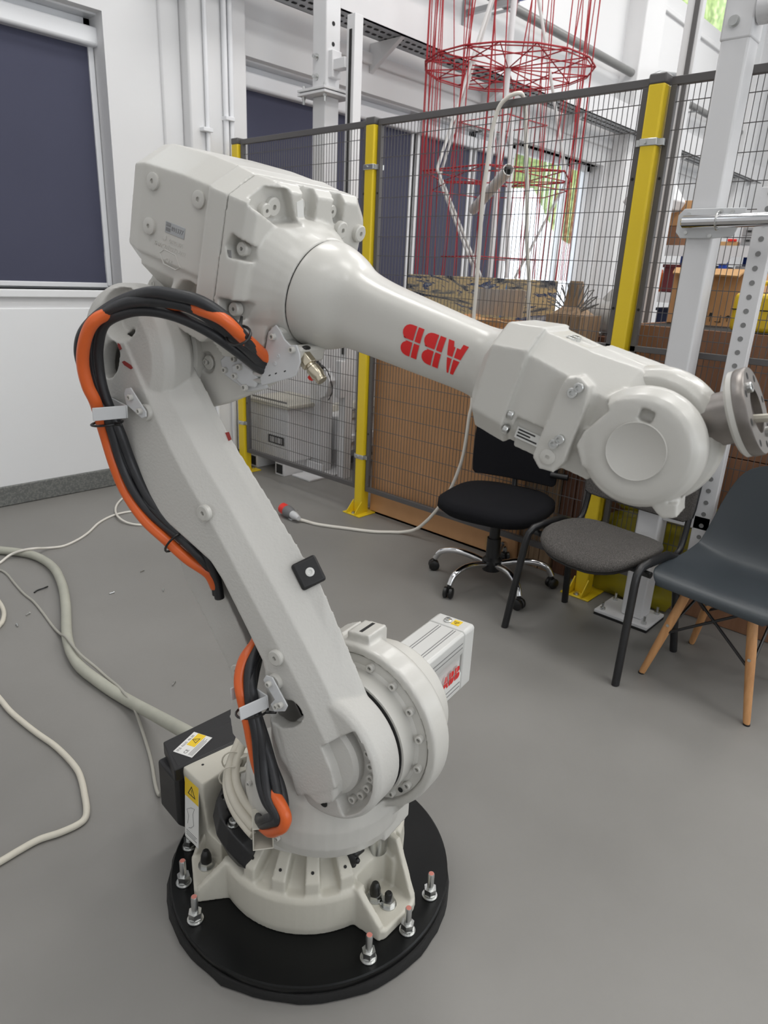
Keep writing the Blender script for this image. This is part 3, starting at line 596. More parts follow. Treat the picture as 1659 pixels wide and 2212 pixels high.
t = thing('tool_tray', 'small wooden tray with a red tool on the top rack shelf', 'tray', tr(RX, 2.15, 1.80)); obj('tray', G().box(RX, RX+.2, 2.09, 2.24, 1.80, 1.835), M['cardin'], t, bevel=.004); obj('red_tool', G().box(RX-.01, RX+.02, 2.10, 2.17, 1.836, 1.856), M['plugred'], t, bevel=.004)
# ================================================================ white column with roller in front of the mesh
t = thing('white_column', 'thick white steel column bolted to the floor behind the grey chair', 'column', tr(2.92, 1.06, 0))
kx, ky = 2.900, 1.043
pl = obj('base_plate', G().box(2.80, 2.995, .945, 1.195, .012, .026), M['white'], t, bevel=.002); obj('rubber_sheet', G().box(2.80, 2.995, .945, 1.195, 0, .012), M['rubberedge'], pl)
for x, y in ((2.822, 1.165), (2.965, 1.17), (2.83, .972), (2.97, .97)):
    bl = obj('anchor_bolt', hexnut(.012, .012, tr(x, y, .026)).cyl((x, y, .026), (x, y, .062), .006, n=8), M['steel'], t)
obj('upright', G().box(kx-.049, kx+.049, ky-.049, ky+.049, .026, 2.30), M['white'], t, bevel=.008, seg=3)
sl = obj('upper_sleeve', G().box(kx-.053, kx+.053, ky-.053, ky+.053, 2.27, 3.2), M['white'], t, bevel=.008, seg=3)
for z in (2.325, 2.445): obj('sleeve_bolt', G().cyl((kx-.053, ky+.012, z), (kx-.068, ky+.012, z), .0155, n=18).lathe([(0, 0), (.019, 0), (.019, .004), (0, .004)], frame((kx-.053, ky+.012, z), (0, 1, 0), (0, 0, 1), (-1, 0, 0)), 18), M['steel'], sl)
obj('side_tube', G().tube([(kx-.02, ky-.06, 2.36), (kx-.05, ky-.5, 2.36)], .05, 14), M['white'], sl)
obj('cross_arm', G().box(kx-.02, kx+.02, .80, ky-.049, .50, .56), M['white'], t, bevel=.004)
obj('foot_bracket', G().box(kx-.06, kx-.049, ky-.03, ky+.03, .57, .62), M['steel'], t, bevel=.004)
pu = obj('perforated_upright', G().box(kx-.02, kx+.02, .797, .868, .36, 1.80), M['white'], t, bevel=.003)
hm = None
for k in range(27):
    f = frame((kx-.0205, .8325, .47+.0503*k), (0, 1, 0), (0, 0, 1), (-1, 0, 0))
    if hm is None: h0 = obj('hole', G().cyl((0, 0, 0), (0, 0, .001), .0095, n=14), M['inkg'], pu, f)
    else: again(h0, pu, f)
    hm = 1
t = thing('steel_roller', 'shiny stainless roller on a bolted plate across the white column', 'roller', tr(2.8, 1.0, 1.68))
f = frame((kx-.055, ky+.047, 1.678), (0, -1, 0), (0, 0, 1), (-1, 0, 0))
obj('mounting_plate', G().prism([(-.02, -.052), (.10, -.052), (.17, -.045), (.20, .03), (.20, .052), (-.02, .052), (-.04, .03), (-.04, -.03)], 0, .008, f), M['powder'], t, bevel=.002)
obj('bar', G().lathe([(0, 0), (.020, 0), (.0235, .004), (.0235, .9), (0, .9)], along((kx-.088, ky+.055, 1.682), (kx-.28, ky-1.4, 1.690)), 24), M['chrome'], t)
obj('spring_clip', G().tube([(kx-.115+.004*k, ky-.075-.001*k, 1.684+.032*math.cos(R(30*k-150))) if False else (kx-.100-.030*math.cos(R(a)), ky-.075, 1.684+.031*math.sin(R(a))) for k, a in enumerate(range(-140, 150, 20))], .003, 6), M['steel'], t)
for du, dv in ((0, .032), (0, -.032), (.115, .042), (.09, -.044), (.155, .04)): obj('plate_bolt', G().lathe([(0, 0), (.007, 0), (.007, .005), (0, .006)], f @ tr(du, dv, .008), 12), M['steel'], t)
# yellow film bag on the floor behind the column
def crumple(c, s, seed, n=3):
    rnd = random.Random(seed); bm = bmesh.new(); bmesh.ops.create_icosphere(bm, subdivisions=n, radius=1)
    for v in bm.verts:
        k = 1+rnd.uniform(-.1, .1)+.1*math.sin(9*v.co.x+5*v.co.z); z = v.co.z*s[2]*k
        v.co = Vector((v.co.x*s[0]*k+c[0], v.co.y*s[1]*k+c[1], max(.004, z+c[2])))
    gg = G(); gg.bm.free(); gg.bm = bm; return gg
tag(obj('plastic_bag', crumple((3.065, 1.13, .13), (.043, .22, .17), 2), M['bag'], sharp=60), 'crumpled yellow plastic film lying behind the white column foot', 'bag')
t = thing('yellow_sack_stack', 'tall stack of yellow film sacks behind the mesh under the plywood', 'bag', tr(3.07, .9, 0))
for k in range(2): obj('sack', crumple((3.078, 1.08, .36+.17*k), (.04, .24, .11), 20+k), M['bag'], t, sharp=60)
# ================================================================ chairs
t = thing('office_chair', 'black swivel office chair with mesh back and chrome castor base', 'chair', tr(2.755, 1.725, 0), 'chairs by the fence')
oc = Vector((2.725, 1.725, 0)); hd = R(192)         # the seat faces this way
ff = frame(oc, (math.cos(hd), math.sin(hd), 0), (-math.sin(hd), math.cos(hd), 0), (0, 0, 1))
def sq(rx, ry, z, n=28, e=3.2, cx=0, cy=0, dish=0):
    out = []
    for k in range(n):
        a = 2*math.pi*k/n; c, s = math.cos(a), math.sin(a)
        out.append(Vector((cx+rx*math.copysign(abs(c)**(2/e), c), cy+ry*math.copysign(abs(s)**(2/e), s), z)))
    return out
g = G(); g.rings([[ff @ p for p in sq(rx, ry, z, 32, 3, .02)] for rx, ry, z in ((.17, .17, .372), (.225, .225, .382), (.258, .262, .412), (.256, .26, .442), (.228, .232, .463), (.12, .12, .470))])
obj('seat', g, M['fabric_black'], t, sharp=0)
bk_ = obj('backrest', G().rings([[ff @ Vector((-.165-.04*(z-.5)-.02*(1-(y/.22)**2)-(.012 if s else 0), y*k_, z)) for s, y in [(0, -.22+.0629*i) for i in range(8)]+[(1, .22-.0629*i) for i in range(8)]] for z, k_ in ((.50, .93), (.515, 1), (.6, 1.02), (.7, 1.02), (.84, .97), (.92, .88), (.94, .8))]), M['fabric_black'], t, bevel=.006, sharp=60)
obj('backrest_bracket', G().tube([ff @ Vector(p) for p in ((-.05, 0, .365), (-.17, 0, .372), (-.205, 0, .42), (-.213, 0, .66))], [.026, .022, .014, .012], 10), M['black'], t)
obj('adjuster', G().box(-.04, .06, -.06, .06, .33, .375, ff).cyl((0, .05, .35), (0, .27, .355), .009, m=ff), M['black'], t, bevel=.006)
obj('knob', G().cyl((-.175, .19, .56), (-.175, .275, .56), .015, n=12, m=ff), M['black'], t)
obj('gas_column', G().cyl((0, 0, .10), (0, 0, .24), .034, m=ff).cyl((0, 0, .24), (0, 0, .34), .026, m=ff), M['black'], t)
obj('hub', G().lathe([(0, .07), (.045, .07), (.05, .09), (.05, .125), (.036, .14), (0, .14)], ff, 20), M['black'], t)
for k in range(5):
    a = R(108+66*k) if k < 4 else R(20)
    q = lambda r, z: oc+Vector((r*math.cos(a), r*math.sin(a), z))
    obj('base_arm', G().tube(spline([q(.04, .105), q(.12, .125), q(.20, .13), q(.27, .11), q(.30, .065)], 5), [.0165]*8+[.0155]*8+[.0145]*5, 12), M['chrome'], t)
    wv = Vector((-math.sin(a+.5), math.cos(a+.5), 0))
    ca_ = obj('castor', G().tube([q(.30, .068), q(.30, .052)], .010, 8).tube([q(.30, .03)-wv*.012+Vector((.0, 0, .0)), q(.30, .05)-wv*.0], .012, 8), M['blackcap'], t)
    for s in (-1, 1): obj('wheel', G().lathe([(0, 0), (.022, 0), (.027, .004), (.027, .016), (.02, .02), (0, .02)], along(q(.305, .0275)+wv*s*.004, q(.305, .0275)+wv*s*.03), 18), M['blackcap'], ca_)
# visitor chair
t = thing('visitor_chair', 'grey tweed visitor chair on black tube legs', 'chair', tr(2.57, 1.10, 0), 'chairs by the fence')
vf = frame(Vector((2.57, 1.103, 0)), Vector((-.992, .128, 0)), Vector((-.128, -.992, 0)), (0, 0, 1))      # x front, y to the sitter's right when seen from front-left
g = G(); N_ = 30
def vseat(k):
    sc_, dz = k; out = []
    for i in range(N_):
        a = 2*math.pi*i/N_; c, s = math.cos(a), math.sin(a); x = .215*math.copysign(abs(c)**(2/2.9), c)*sc_; y = .222*math.copysign(abs(s)**(2/2.9), s)*sc_
        out.append(vf @ Vector((x+.02, y, .445+dz-.028*max(0, x/.215)**2+.022*(y/.222)**2-.006)))
    return out
g.rings([vseat(k) for k in ((.80, -.022), (.97, -.014), (1.0, 0), (.985, .014), (.90, .024), (.5, .026), (.1, .025))])
obj('seat', g, M['fabric_grey'], t, sharp=0)
obj('seat_pan', G().rings([vseat(k) for k in ((.7, -.034), (.93, -.03), (.97, -.016), (.8, -.014))]), M['black'], t)
g = G()
def brow(z, d, w):
    return [vf @ Vector((-.205-.09*(z-.5)-.045*(1-(y/.25)**2)+d, y, z+.02*(y/.25)**2)) for y in [w*(-1+i/6) for i in range(13)]]
for nm, d0, d1, mt in (('backrest', .0, .028, 'fabric_grey'), ('backrest_shell', -.014, .001, 'black')):
    obj(nm, G().rings([brow(z, d0, w)+brow(z, d1, w)[::-1] for z, w in ((.545, .215), (.56, .245), (.60, .25), (.72, .25), (.80, .245), (.83, .21))]), M[mt], t, bevel=.008, sharp=50)
for s, nm in ((-1, 'a'), (1, 'b')):
    fo, re = vf @ Vector((.21, s*.278, 0)), vf @ Vector((-.205, s*.278, 0))
    P = lambda x, y, z: vf @ Vector((x, s*y, z))
    obj('leg', G().tube([P(.225, .278, .0), P(.175, .258, .40), P(.165, .255, .435), P(.14, .252, .457), P(.08, .25, .462)], [.0145]*5, 12, flat=1.3), M['blkpaint'], t)
    obj('leg', G().tube([P(-.21, .278, .0), P(-.16, .256, .32), P(-.12, .252, .44), P(-.05, .25, .462), P(.08, .25, .462)], [.0145]*5, 12, flat=1.3), M['blkpaint'], t)
    obj('back_upright', G().tube(spline([P(-.06, .238, .44), P(-.14, .236, .435), P(-.19, .234, .47), P(-.215, .232, .60), P(-.235, .228, .72)], 4), .0115, 10, flat=1.2), M['blkpaint'], t)
    obj('frame_bolt', G().cyl(P(.10, .24, .425), P(.10, .275, .425), .013, n=12), M['blackcap'], t)
obj('cross_bar', G().tube([vf @ Vector((.10, -.25, .425)), vf @ Vector((.10, .25, .425))], .011, 10).tube([vf @ Vector((-.10, -.25, .425)), vf @ Vector((-.10, .25, .425))], .011, 10), M['blkpaint'], t)
# shell chair
t = thing('shell_chair', 'dark grey moulded shell chair on splayed beech legs at right edge', 'chair', tr(2.64, .6, 0), 'chairs by the fence')
sf = frame(Vector((2.640, .592, 0)), Vector((-.992, .128, 0)), Vector((-.128, -.992, 0)), (0, 0, 1))
# section curve of the shell: front lip, seat, bend, back
PR = [(.235, .395), (.228, .42), (.19, .437), (.10, .432), (.0, .42), (-.09, .418), (-.155, .44), (-.195, .50), (-.22, .58), (-.245, .68), (-.265, .76), (-.275, .80), (-.281, .825)]
WD = [.19, .215, .235, .24, .236, .232, .23, .225, .215, .20, .17, .12, .04]
CU = [0, .0, .004, .012, .03, .05, .05, .045, .035, .02, .012, .006, .0]
g = G(); top, botm = [], []
PRs = spline([(x, 0, z) for x, z in PR], 3); WDs = [p.x for p in spline([(w, 0, 0) for w in WD], 3)]; CUs = [p.x for p in spline([(c, 0, 0) for c in CU], 3)]
K_ = 17; rows = []
for i, p in enumerate(PRs):
    q0, q1 = PRs[max(0, i-1)], PRs[min(len(PRs)-1, i+1)]; tn = (q1-q0).normalized(); nr = Vector((tn.z, 0, -tn.x)); nr = nr if nr.z+(-nr.x if False else nr.x) > -5 else nr
    nr = Vector((-tn.z, 0, tn.x)); nr = nr if (nr.z > 0 or nr.x > 0) and not (nr.z < -.3) else -nr
    rows.append([(p+Vector((0, 1, 0))*WDs[i]*(2*k/(K_-1)-1)+nr*CUs[i]*abs(2*k/(K_-1)-1)**2.2, nr) for k in range(K_)])
bm = g.bm; ga = [[bm.verts.new(sf @ p) for p, n_ in r] for r in rows]
for a, b_ in zip(ga, ga[1:]):
    for k in range(K_-1): bm.faces.new((a[k], a[k+1], b_[k+1], b_[k]))
so = obj('shell', g, M['shell'], t, sharp=0)
sm_ = so.modifiers.new('thickness', 'SOLIDIFY'); sm_.thickness = .007; sm_.offset = 0; bv = so.modifiers.new('round', 'BEVEL'); bv.width = .003; bv.segments = 2
sub = so.modifiers.new('smooth', 'SUBSURF'); sub.levels = 1; sub.render_levels = 1
LEG = {}
for sx in (1, -1):
    for sy in (1, -1):
        a = sf @ Vector((.20*sx-.0, sy*.205, 0)); b_ = sf @ Vector((.115*sx+.01, sy*.11, .415)); LEG[sx, sy] = (a, b_)
        lg = obj('leg', G().tube([a, a.lerp(b_, .04), a.lerp(b_, .6), b_], [.0105, .0125, .0175, .017], 14), M['wood'], t)
        obj('glide', G().tube([a-Vector((0, 0, .0)), a+Vector((0, 0, .006))], .012, 12), M['rubberedge'], lg)
        m_ = a.lerp(b_, .55); nrm = Vector((m_.x-2.64, m_.y-.592, 0)).normalized()
        obj('screw', G().cyl(m_+Vector((-.0165, 0, 0)), m_+Vector((-.0195, 0, 0)), .006, n=10), M['steel'], lg)
for (i, j) in (((1, 1), (1, -1)), ((-1, 1), (-1, -1)), ((1, 1), (-1, 1)), ((1, -1), (-1, -1))):
    a0, a1 = LEG[i]; b0, b1 = LEG[j]
    obj('brace', G().tube([a0.lerp(a1, .45), b0.lerp(b1, .93)], .0055, 8), M['blkpaint'], t); obj('brace', G().tube([b0.lerp(b1, .45), a0.lerp(a1, .93)], .0055, 8), M['blkpaint'], t)
obj('seat_frame', G().tube([LEG[k][1]+Vector((0, 0, -.012)) for k in ((1, 1), (1, -1), (-1, -1), (-1, 1))], .006, 8, True), M['blkpaint'], t)
# ================================================================ cables on the floor
def cable(name, pts, r, material, label, n=8, cat='cable', group=None):
    return tag(obj(name, G().tube(spline(pts, n), r, 12), M[material], sharp=0), label, cat, group)
FLOOR_THICK = [(0.963,3.76,0.02),(1.049,3.67,0.02),(1.119,3.579,0.02),(1.175,3.478,0.02),(1.197,3.361,0.02),(1.191,3.223,0.02),(1.158,3.077,0.02),(1.115,2.939,0.02),(1.049,2.768,0.02),(0.985,2.617,0.02),(0.947,2.517,0.02),(0.914,2.403,0.02),(0.897,2.291,0.02),(0.9,2.185,0.02),(0.909,2.07,0.02),(0.918,1.949,0.03),(0.905,1.77,0.08),(0.872,1.602,0.15),(0.842,1.44,0.215),(.835,1.37,.235)]
FLOOR_THIN = [(0.979,3.467,0.005),(1.007,3.409,0.005),(1.014,3.34,0.005),(1,3.194,0.005),(0.991,3.067,0.005),(0.992,2.972,0.005),(0.98,2.847,0.005),(0.961,2.696,0.005),(0.95,2.598,0.015),(0.936,2.503,0.044),(0.927,2.428,0.046),(0.918,2.332,0.046),(0.93,2.244,0.03),(0.935,2.158,0.02),(0.93,2.077,0.03),(0.917,2.001,0.044),(0.912,1.949,0.044),(0.898,1.887,0.04),(0.891,1.849,0.015),(0.862,1.758,0.005),(0.828,1.664,0.005),(0.788,1.572,0.006),(0.772,1.529,0.008),(0.769,1.506,0.015),(0.755,1.456,0.08),(0.742,1.36,0.14)]
WHITE_CORD = [(0.975,3.454,0.006),(1.038,3.498,0.006),(1.1,3.532,0.02),(1.15,3.499,0.042),(1.203,3.48,0.044),(1.28,3.525,0.012),(1.357,3.514,0.006),(1.449,3.552,0.006),(1.538,3.616,0.006),(1.65,3.726,0.006),(1.744,3.785,0.006),(1.817,3.799,0.008),(1.893,3.794,0.006),(1.986,3.751,0.006),(1.993,3.66,0.006),(1.885,3.529,0.006),(1.817,3.547,0.006),(1.77,3.623,0.012),(1.775,3.738,0.018),(1.839,3.894,0.006),(1.917,4.006,0.006),(2.014,4.09,0.006),(2.137,4.137,0.006)]
BEIGE_CORD = [(0.836,3.17,0.009),(0.88,3.131,0.009),(0.878,3.04,0.009),(0.86,2.945,0.009),(0.828,2.868,0.009),(0.791,2.82,0.009),(0.681,2.695,0.009),(0.605,2.514,0.009),(0.618,2.395,0.009),(0.619,2.3,0.009),(0.618,2.204,0.009),(0.626,2.105,0.009),(0.636,2.02,0.009),(0.649,1.931,0.009),(0.653,1.841,0.009),(0.65,1.773,0.009),(0.639,1.721,0.009),(0.622,1.667,0.009),(0.602,1.61,0.009),(0.582,1.575,0.009),(0.556,1.565,0.009),(0.511,1.57,0.009),(0.463,1.584,0.009),(0.414,1.583,0.009),(0.367,1.579,0.009),(0.319,1.581,0.009)]
PLUG_CORD = [(2.545,3.04,.034),(2.553,3.02,0.022),(2.58,2.97,0.012),(2.598,2.896,0.010),(2.638,2.811,0.010),(2.683,2.733,0.010),(2.73,2.646,0.010),(2.778,2.574,0.010),(2.84,2.515,0.010),(2.885,2.46,0.015),(2.91,2.38,0.05),(2.92,2.31,.12),(2.93,2.261,0.187),(2.93,2.215,0.255),(2.93,2.18,0.315),(2.93,2.138,0.42),(2.935,2.104,0.557),(2.945,2.095,0.759),(2.95,2.09,0.857),(2.95,2.121,1.227),(2.95,2.123,1.361),(2.95,2.124,1.577),(2.94,2.122,1.804),(2.935,2.108,1.963),(2.935,2.1,2.078),(2.935,2.073,2.179),(2.945,2.035,2.222),(2.965,1.995,2.238),(2.995,1.99,2.235),(3.03,1.995,2.2),(3.04,1.985,2.12),(3.04,1.967,1.989),(3.04,1.946,1.87),(3.045,1.936,1.77),(3.05,1.922,1.627),(3.06,1.895,1.46),(3.07,1.886,1.331),(3.08,1.88,1.22)]
cable('floor_cable', FLOOR_THICK, .0205, 'cordg', 'thick dusty grey hose curving across the floor to the robot connector box')
cable('floor_cable', FLOOR_THIN, .0052, 'thin', 'thin grey cable lying over the thick hose, ending at the black connector housing')
cable('floor_cable', WHITE_CORD, .0062, 'cordw', 'white cable with a loop near the wall behind the robot arm')
cable('floor_cable', BEIGE_CORD, .0092, 'cordb', 'beige cable sweeping in a wide bend across the floor at left')
t = thing('plug_cable', 'white cable hung over the fence, ending in a red plug on the floor', 'cable', tr(2.56, 3.1, 0))
obj('jacket', G().tube(spline(PLUG_CORD, 6), .0095, 12), M['cordw'], t, sharp=0)
f = along((2.546, 3.02, .034), (2.579, 3.21, .043))
obj('cable_gland', G().lathe([(0, -.03), (.014, -.03), (.02, .0), (.024, .02), (.024, .05), (0, .05)], f, 16), M['powder'], t)
obj('plug_body', G().lathe([(0, .045), (.026, .045), (.036, .075), (.039, .105), (.034, .115), (0, .115)], f, 20), M['pluggrey'], t)
obj('red_collar', G().lathe([(0, .113), (.034, .113), (.034, .165), (.031, .168), (.029, .168), (.029, .13), (0, .13)], f, 20), M['plugred'], t)
obj('clip', G().box(-.012, .012, -.045, -.03, .04, .08, f), M['powder'], t, bevel=.003)
# small screws and scraps on the floor
for u, (x, y, a) in enumerate(((1.506, 2.96, 20), (1.285, 2.83, 0), (1.47, 2.70, 60), (.93, 2.87, 30), (.86, 2.80, 80), (1.1, 1.99, 40))):
    lab = ('fallen screw on the floor nearest the robot arm at left', 'fallen screw on the floor in the middle of the three by the arm', 'fallen screw on the floor just behind the lower robot arm', 'fallen screw on the floor left of the thick hose', 'fallen screw on the floor beside the thin grey cable', 'fallen screw on the floor in front of the thick hose')[u]
    s = thing('small_screw', lab, 'screw', tr(x, y, .004), 'screws dropped on the floor')
    f = tr(x, y, .0045) @ rot(a, 'Z') @ rot(90, 'Y')
    obj('shank', G().lathe([(0, -.012), (.0028, -.012), (.0028, .006), (0, .006)], f, 8), M['steel'], s); obj('head', G().lathe([(0, .006), (.0045, .006), (.0045, .011), (0, .011)], f, 10), M['steel'], s)
tag(obj('cable_tie_scrap', G().tube(spline([(1.03, 3.06, .004), (1.05, 3.075, .004), (1.075, 3.07, .008), (1.10, 3.085, .004)], 4), .0035, 6), M['black']), 'torn black cable tie scrap on the floor beside the thick hose', 'scrap')
# ================================================================ round plate under the robot
PX, PY, PZ = .916, 1.022, .045
pt_ = thing('round_base_plate', 'black round steel plate on a ragged rubber mat, carrying the robot', 'plate', tr(PX, PY, 0))
rnd = random.Random(5); n_ = 90; w_ = [rnd.uniform(-.001, .002)+(.006 if rnd.random() < .08 else 0)+.003*math.sin(i*.21) for i in range(n_)]
g = G(); g.rings([[Vector((PX+(r+k_*w_[i])*math.cos(2*math.pi*i/n_), PY+(r+k_*w_[i])*math.sin(2*math.pi*i/n_), z)) for i in range(n_)] for r, z, k_ in ((.349, 0, 1), (.352, .004, 1), (.348, .024, .6), (.33, .025, 0))])
obj('rubber_mat', g, M['rubberedge'], pt_, sharp=60)
obj('disc', G().lathe([(0, .025), (.343, .025), (.345, .028), (.345, PZ-.003), (.342, PZ), (0, PZ)], tr(PX, PY, 0), 96), M['plate'], pt_)
first = None
for c in (151.3, -88, 31.5):
    for dlt in (-20.4, 0, 20.4):
        a = R(c+dlt); p = (PX+.3135*math.cos(a), PY+.3135*math.sin(a), PZ)
        if first is None:
            m0 = tr(*p)
            first = obj('anchor_bolt', G().lathe([(0, .0), (.0078, .0), (.0078, .066), (.0065, .069), (0, .069)], m0, 14), M['steel'], pt_, m0.copy() if False else I4)
            FR[first.name] = m0; first.matrix_basis = FR[pt_.name].inverted() @ m0; first.data.transform(m0.inverted())
            nu = obj('nut', hexnut(.0155, .016), M['steel'], first, m0 @ tr(0, 0, .010)); wa = obj('washer', G().lathe([(.009, 0), (.0185, 0), (.0185, .003), (.009, .003)], I4, 20), M['steel'], first, m0 @ tr(0, 0, .001))
            w2 = obj('washer', G().lathe([(.009, 0), (.0155, 0), (.0155, .006), (.009, .006)], I4, 20), M['steel'], first, m0 @ tr(0, 0, .004)); en = obj('painted_end', G().lathe([(0, 0), (.0064, 0), (0, .0006)], I4, 12), M['copper'], first, m0 @ tr(0, 0, .069))
        else:
            again(first, pt_, tr(*p) @ rot(rnd.uniform(0, 60), 'Z'))
# ================================================================ robot
AZ = R(171); dv = Vector((math.sin(AZ), math.cos(AZ), 0)); sv = Vector((math.cos(AZ), -math.sin(AZ), 0)); uv = Vector((0, 0, 1))
B0 = Vector((PX, PY, PZ))
TF = frame(B0, sv, dv, uv)                                     # turret frame: x towards the near side, y arm forward, z up
A2w = TF @ Vector((0, .165, .495))
T2 = R(35.4); wv_ = uv*math.cos(T2)-dv*math.sin(T2); cv_ = dv*math.cos(T2)+uv*math.sin(T2)
LF = frame(A2w, sv, cv_, wv_)                                  # lower-arm frame: z runs along the arm
A3w = LF @ Vector((0, 0, .904))
P3 = R(-14.3); ev = dv*math.cos(P3)+uv*math.sin(P3); nv = uv*math.cos(P3)-dv*math.sin(P3)
UF = frame(A3w+nv*.205, sv, ev, nv)                            # upper-arm frame: y runs along the forearm
def side(m, x): return m @ frame((x, 0, 0), (0, 1, 0), (0, 0, 1), (1, 0, 0))     # drawing plane facing the near side, (y, z) coords
def sidec(m, x, y, z): return m @ frame((x, y, z), (0, 1, 0), (0, 0, 1), (1, 0, 0))
rob = thing('industrial_robot', 'large off-white six axis industrial robot arm in the foreground, with red lettering', 'robot', TF)
BOLT = capscrew(.0085, .011); BOLTS = capscrew(.0062, .008); BOSS = bossmesh(.0165, .011); BOSSL = bossmesh(.0155, .0065)
def put(me, name, material, parent, m): return obj(name, me, M[material], parent, m)
# ---- foot / base casting (fixed to the plate, own heading)
BF = tr(*B0)
def sector(g, prof, a0, a1, m, n=30):
    """closed profile of (radius, height) swept from a0 to a1 about Z of m"""
    return g.rings([[m @ Vector((r*math.cos(R(a0+(a1-a0)*k/n)), r*math.sin(R(a0+(a1-a0)*k/n)), h)) for r, h in prof] for k in range(n+1)])
g = G(); g.lathe([(0, 0), (.226, 0), (.230, .02), (.231, .095), (.226, .106), (.205, .110), (.160, .150), (.150, .215), (0, .215)], BF, 64)
sector(g, [(.10, 0), (.229, 0), (.229, .150), (.222, .158), (.205, .158), (.15, .20), (.10, .20)], -66, 132, BF)
for c in (151.3, -88, 31.5):
    f = BF @ rot(c, 'Z')
    g.prism([(.10, -.085), (.285, -.062), (.292, -.05), (.292, .05), (.285, .062), (.10, .085)], 0, .026, f)
    for s in (-1, 1):
        hi = .155 if (c == -88 and s == 1) or (c == 151.3 and s == -1) or c == 31.5 else .108
        g.rings([[f @ Vector(q) for q in ((.13, s*.075+o, 0), (.286, s*.057+o, 0), (.284, s*.055+o, .034), (.222, s*.066+o, hi), (.13, s*.075+o, hi))] for o in (-.008, .008)])
for a in (-171.5, -151.3, -131.2, -110.7):
    f = BF @ rot(a, 'Z'); g.rings([[f @ Vector(q) for q in ((.13, -w, .10), (.221, -w, .10), (.220, -w, .142), (.212, -w*.95, .150), (.16, -w*.85, .200), (.13, -w*.85, .205))] for w in (.0165, -.0165)])
cut = G()
for c in (151.3, -88, 31.5):
    f = BF @ rot(c, 'Z'); cut.prism([(.196, -.050), (.30, -.046), (.30, .046), (.196, .050)], .0265, .30, f)
me = cast(g, cut, .0042, 2)
base = obj('base_casting', me, M['beige'], rob, I4)
for a in (-171.5, -151.3, -131.2, -110.7):
    p = BF @ rot(a, 'Z') @ Vector((.205, 0, .1575)); obj('tapped_hole', G().lathe([(0, 0), (.0036, 0), (0, .0004)], frame(p, (1, 0, 0), (0, 1, 0), (0, 0, 1)) @ rot(a, 'Z') @ rot(42, 'Y') @ tr(0, 0, .001), 12), M['seam'], base)
for (x, y, cap, tall) in ((-.221, .135, 1, .02), (.004, -.217, 1, .02), (.014, -.250, 0, .02), (.20, .17, 1, .02)):
    p = B0+Vector((x, y, .027)); bl = obj('foot_bolt', hexnut(.016, .014, tr(*p)).lathe([(0, -.002), (.02, -.002), (.02, .002), (0, .002)], tr(*p), 18), M['steel'], base)
    obj('protective_cap', G().lathe([(0, .008), (.0135, .008), (.0125, .03), (.008, .044), (.0055, .046), (0, .046)] if cap else [(0, .012), (.009, .012), (.009, .03), (.0065, .034), (0, .034)], tr(*p), 16), M['blackcap'], bl)
# turret bearing disc and body
g = G()
g.lathe([(0, .175), (.168, .175), (.186, .190), (.188, .210), (.180, .225), (.172, .25), (0, .25)], TF, 64)
g.lathe([(0, .22), (.172, .22), (.182, .25), (.188, .30), (.182, .36), (.160, .42), (.12, .47), (0, .49)], TF @ tr(.022, .060, 0) , 48)
f2 = sidec(TF, 0, .165, .495)
g.lathe([(0, -.10), (.128, -.10), (.14, -.09), (.15, -.03), (.172, -.016), (.187, -.006), (.190, .002), (.190, .048), (.187, .055), (0, .055)], f2, 80)       # big gear housing ring
g.box(-.09, .03, .04, .20, .20, .45, TF)
g.box(-.06, .04, .10, .24, .215, .33, TF)
g.prism([(.03, .27), (.08, .245), (.25, .285), (.30, .36), (.31, .44), (.05, .50)], -.07, .02, side(TF, 0))
f3 = f2 @ rot(96, 'Z'); g.box(.15, .207, -.028, .028, -.03, .036, f3); f3 = f2 @ rot(118, 'Z'); g.box(.13, .196, -.02, .02, -.05, .02, f3)
g.box(.03, .08, .13, .20, .235, .30, TF)
cut = G().lathe([(0, .046), (.171, .046), (.171, .08), (0, .08)], f2, 64)
me = cast(g, cut, .004, 2)
tur = obj('turret_casting', me, M['paint'], rob, I4)
obj('gear_flange', G().lathe([(.137, .04), (.168, .04), (.168, .050), (.150, .052), (.146, .056), (.137, .058)], f2, 80), M['paint'], tur)
obj('gear_gap', G().lathe([(.1715, .041), (.1685, .041), (.1685, .047), (.1715, .047)], f2, 80), M['seam'], tur)
obj('lift_slot', G().box(.2066, .2074, -.004, .004, -.022, .026, f2 @ rot(96, 'Z')), M['seam'], tur, bevel=0)
k0 = None
for a in (-72, -53, 14, 36, 58, 80, 102, 124, 146, 168, -12, -33):
    f = f2 @ rot(a, 'Z') @ tr(.156, 0, .051) if a not in (-53, -72) else f2 @ rot(a, 'Z') @ tr(.156, 0, .051)
    k0 = put(BOLT, 'gear_bolt', 'paint', tur, f)
for a in (112, -44): obj('drain_hole', G().lathe([(0, 0), (.006, 0), (0, .0006)], f2 @ rot(a, 'Z') @ tr(.157, 0, .0525), 12), M['seam'], tur)
gb = obj('gearbox', G().lathe([(.10, .045), (.141, .045), (.143, .05), (.143, .0975), (.10, .0975)], f2, 80), M['paint'], rob)
obj('arm_gap', G().lathe([(.10, .093), (.138, .093), (.138, .1), (.10, .1)], f2, 80), M['seam'], rob)
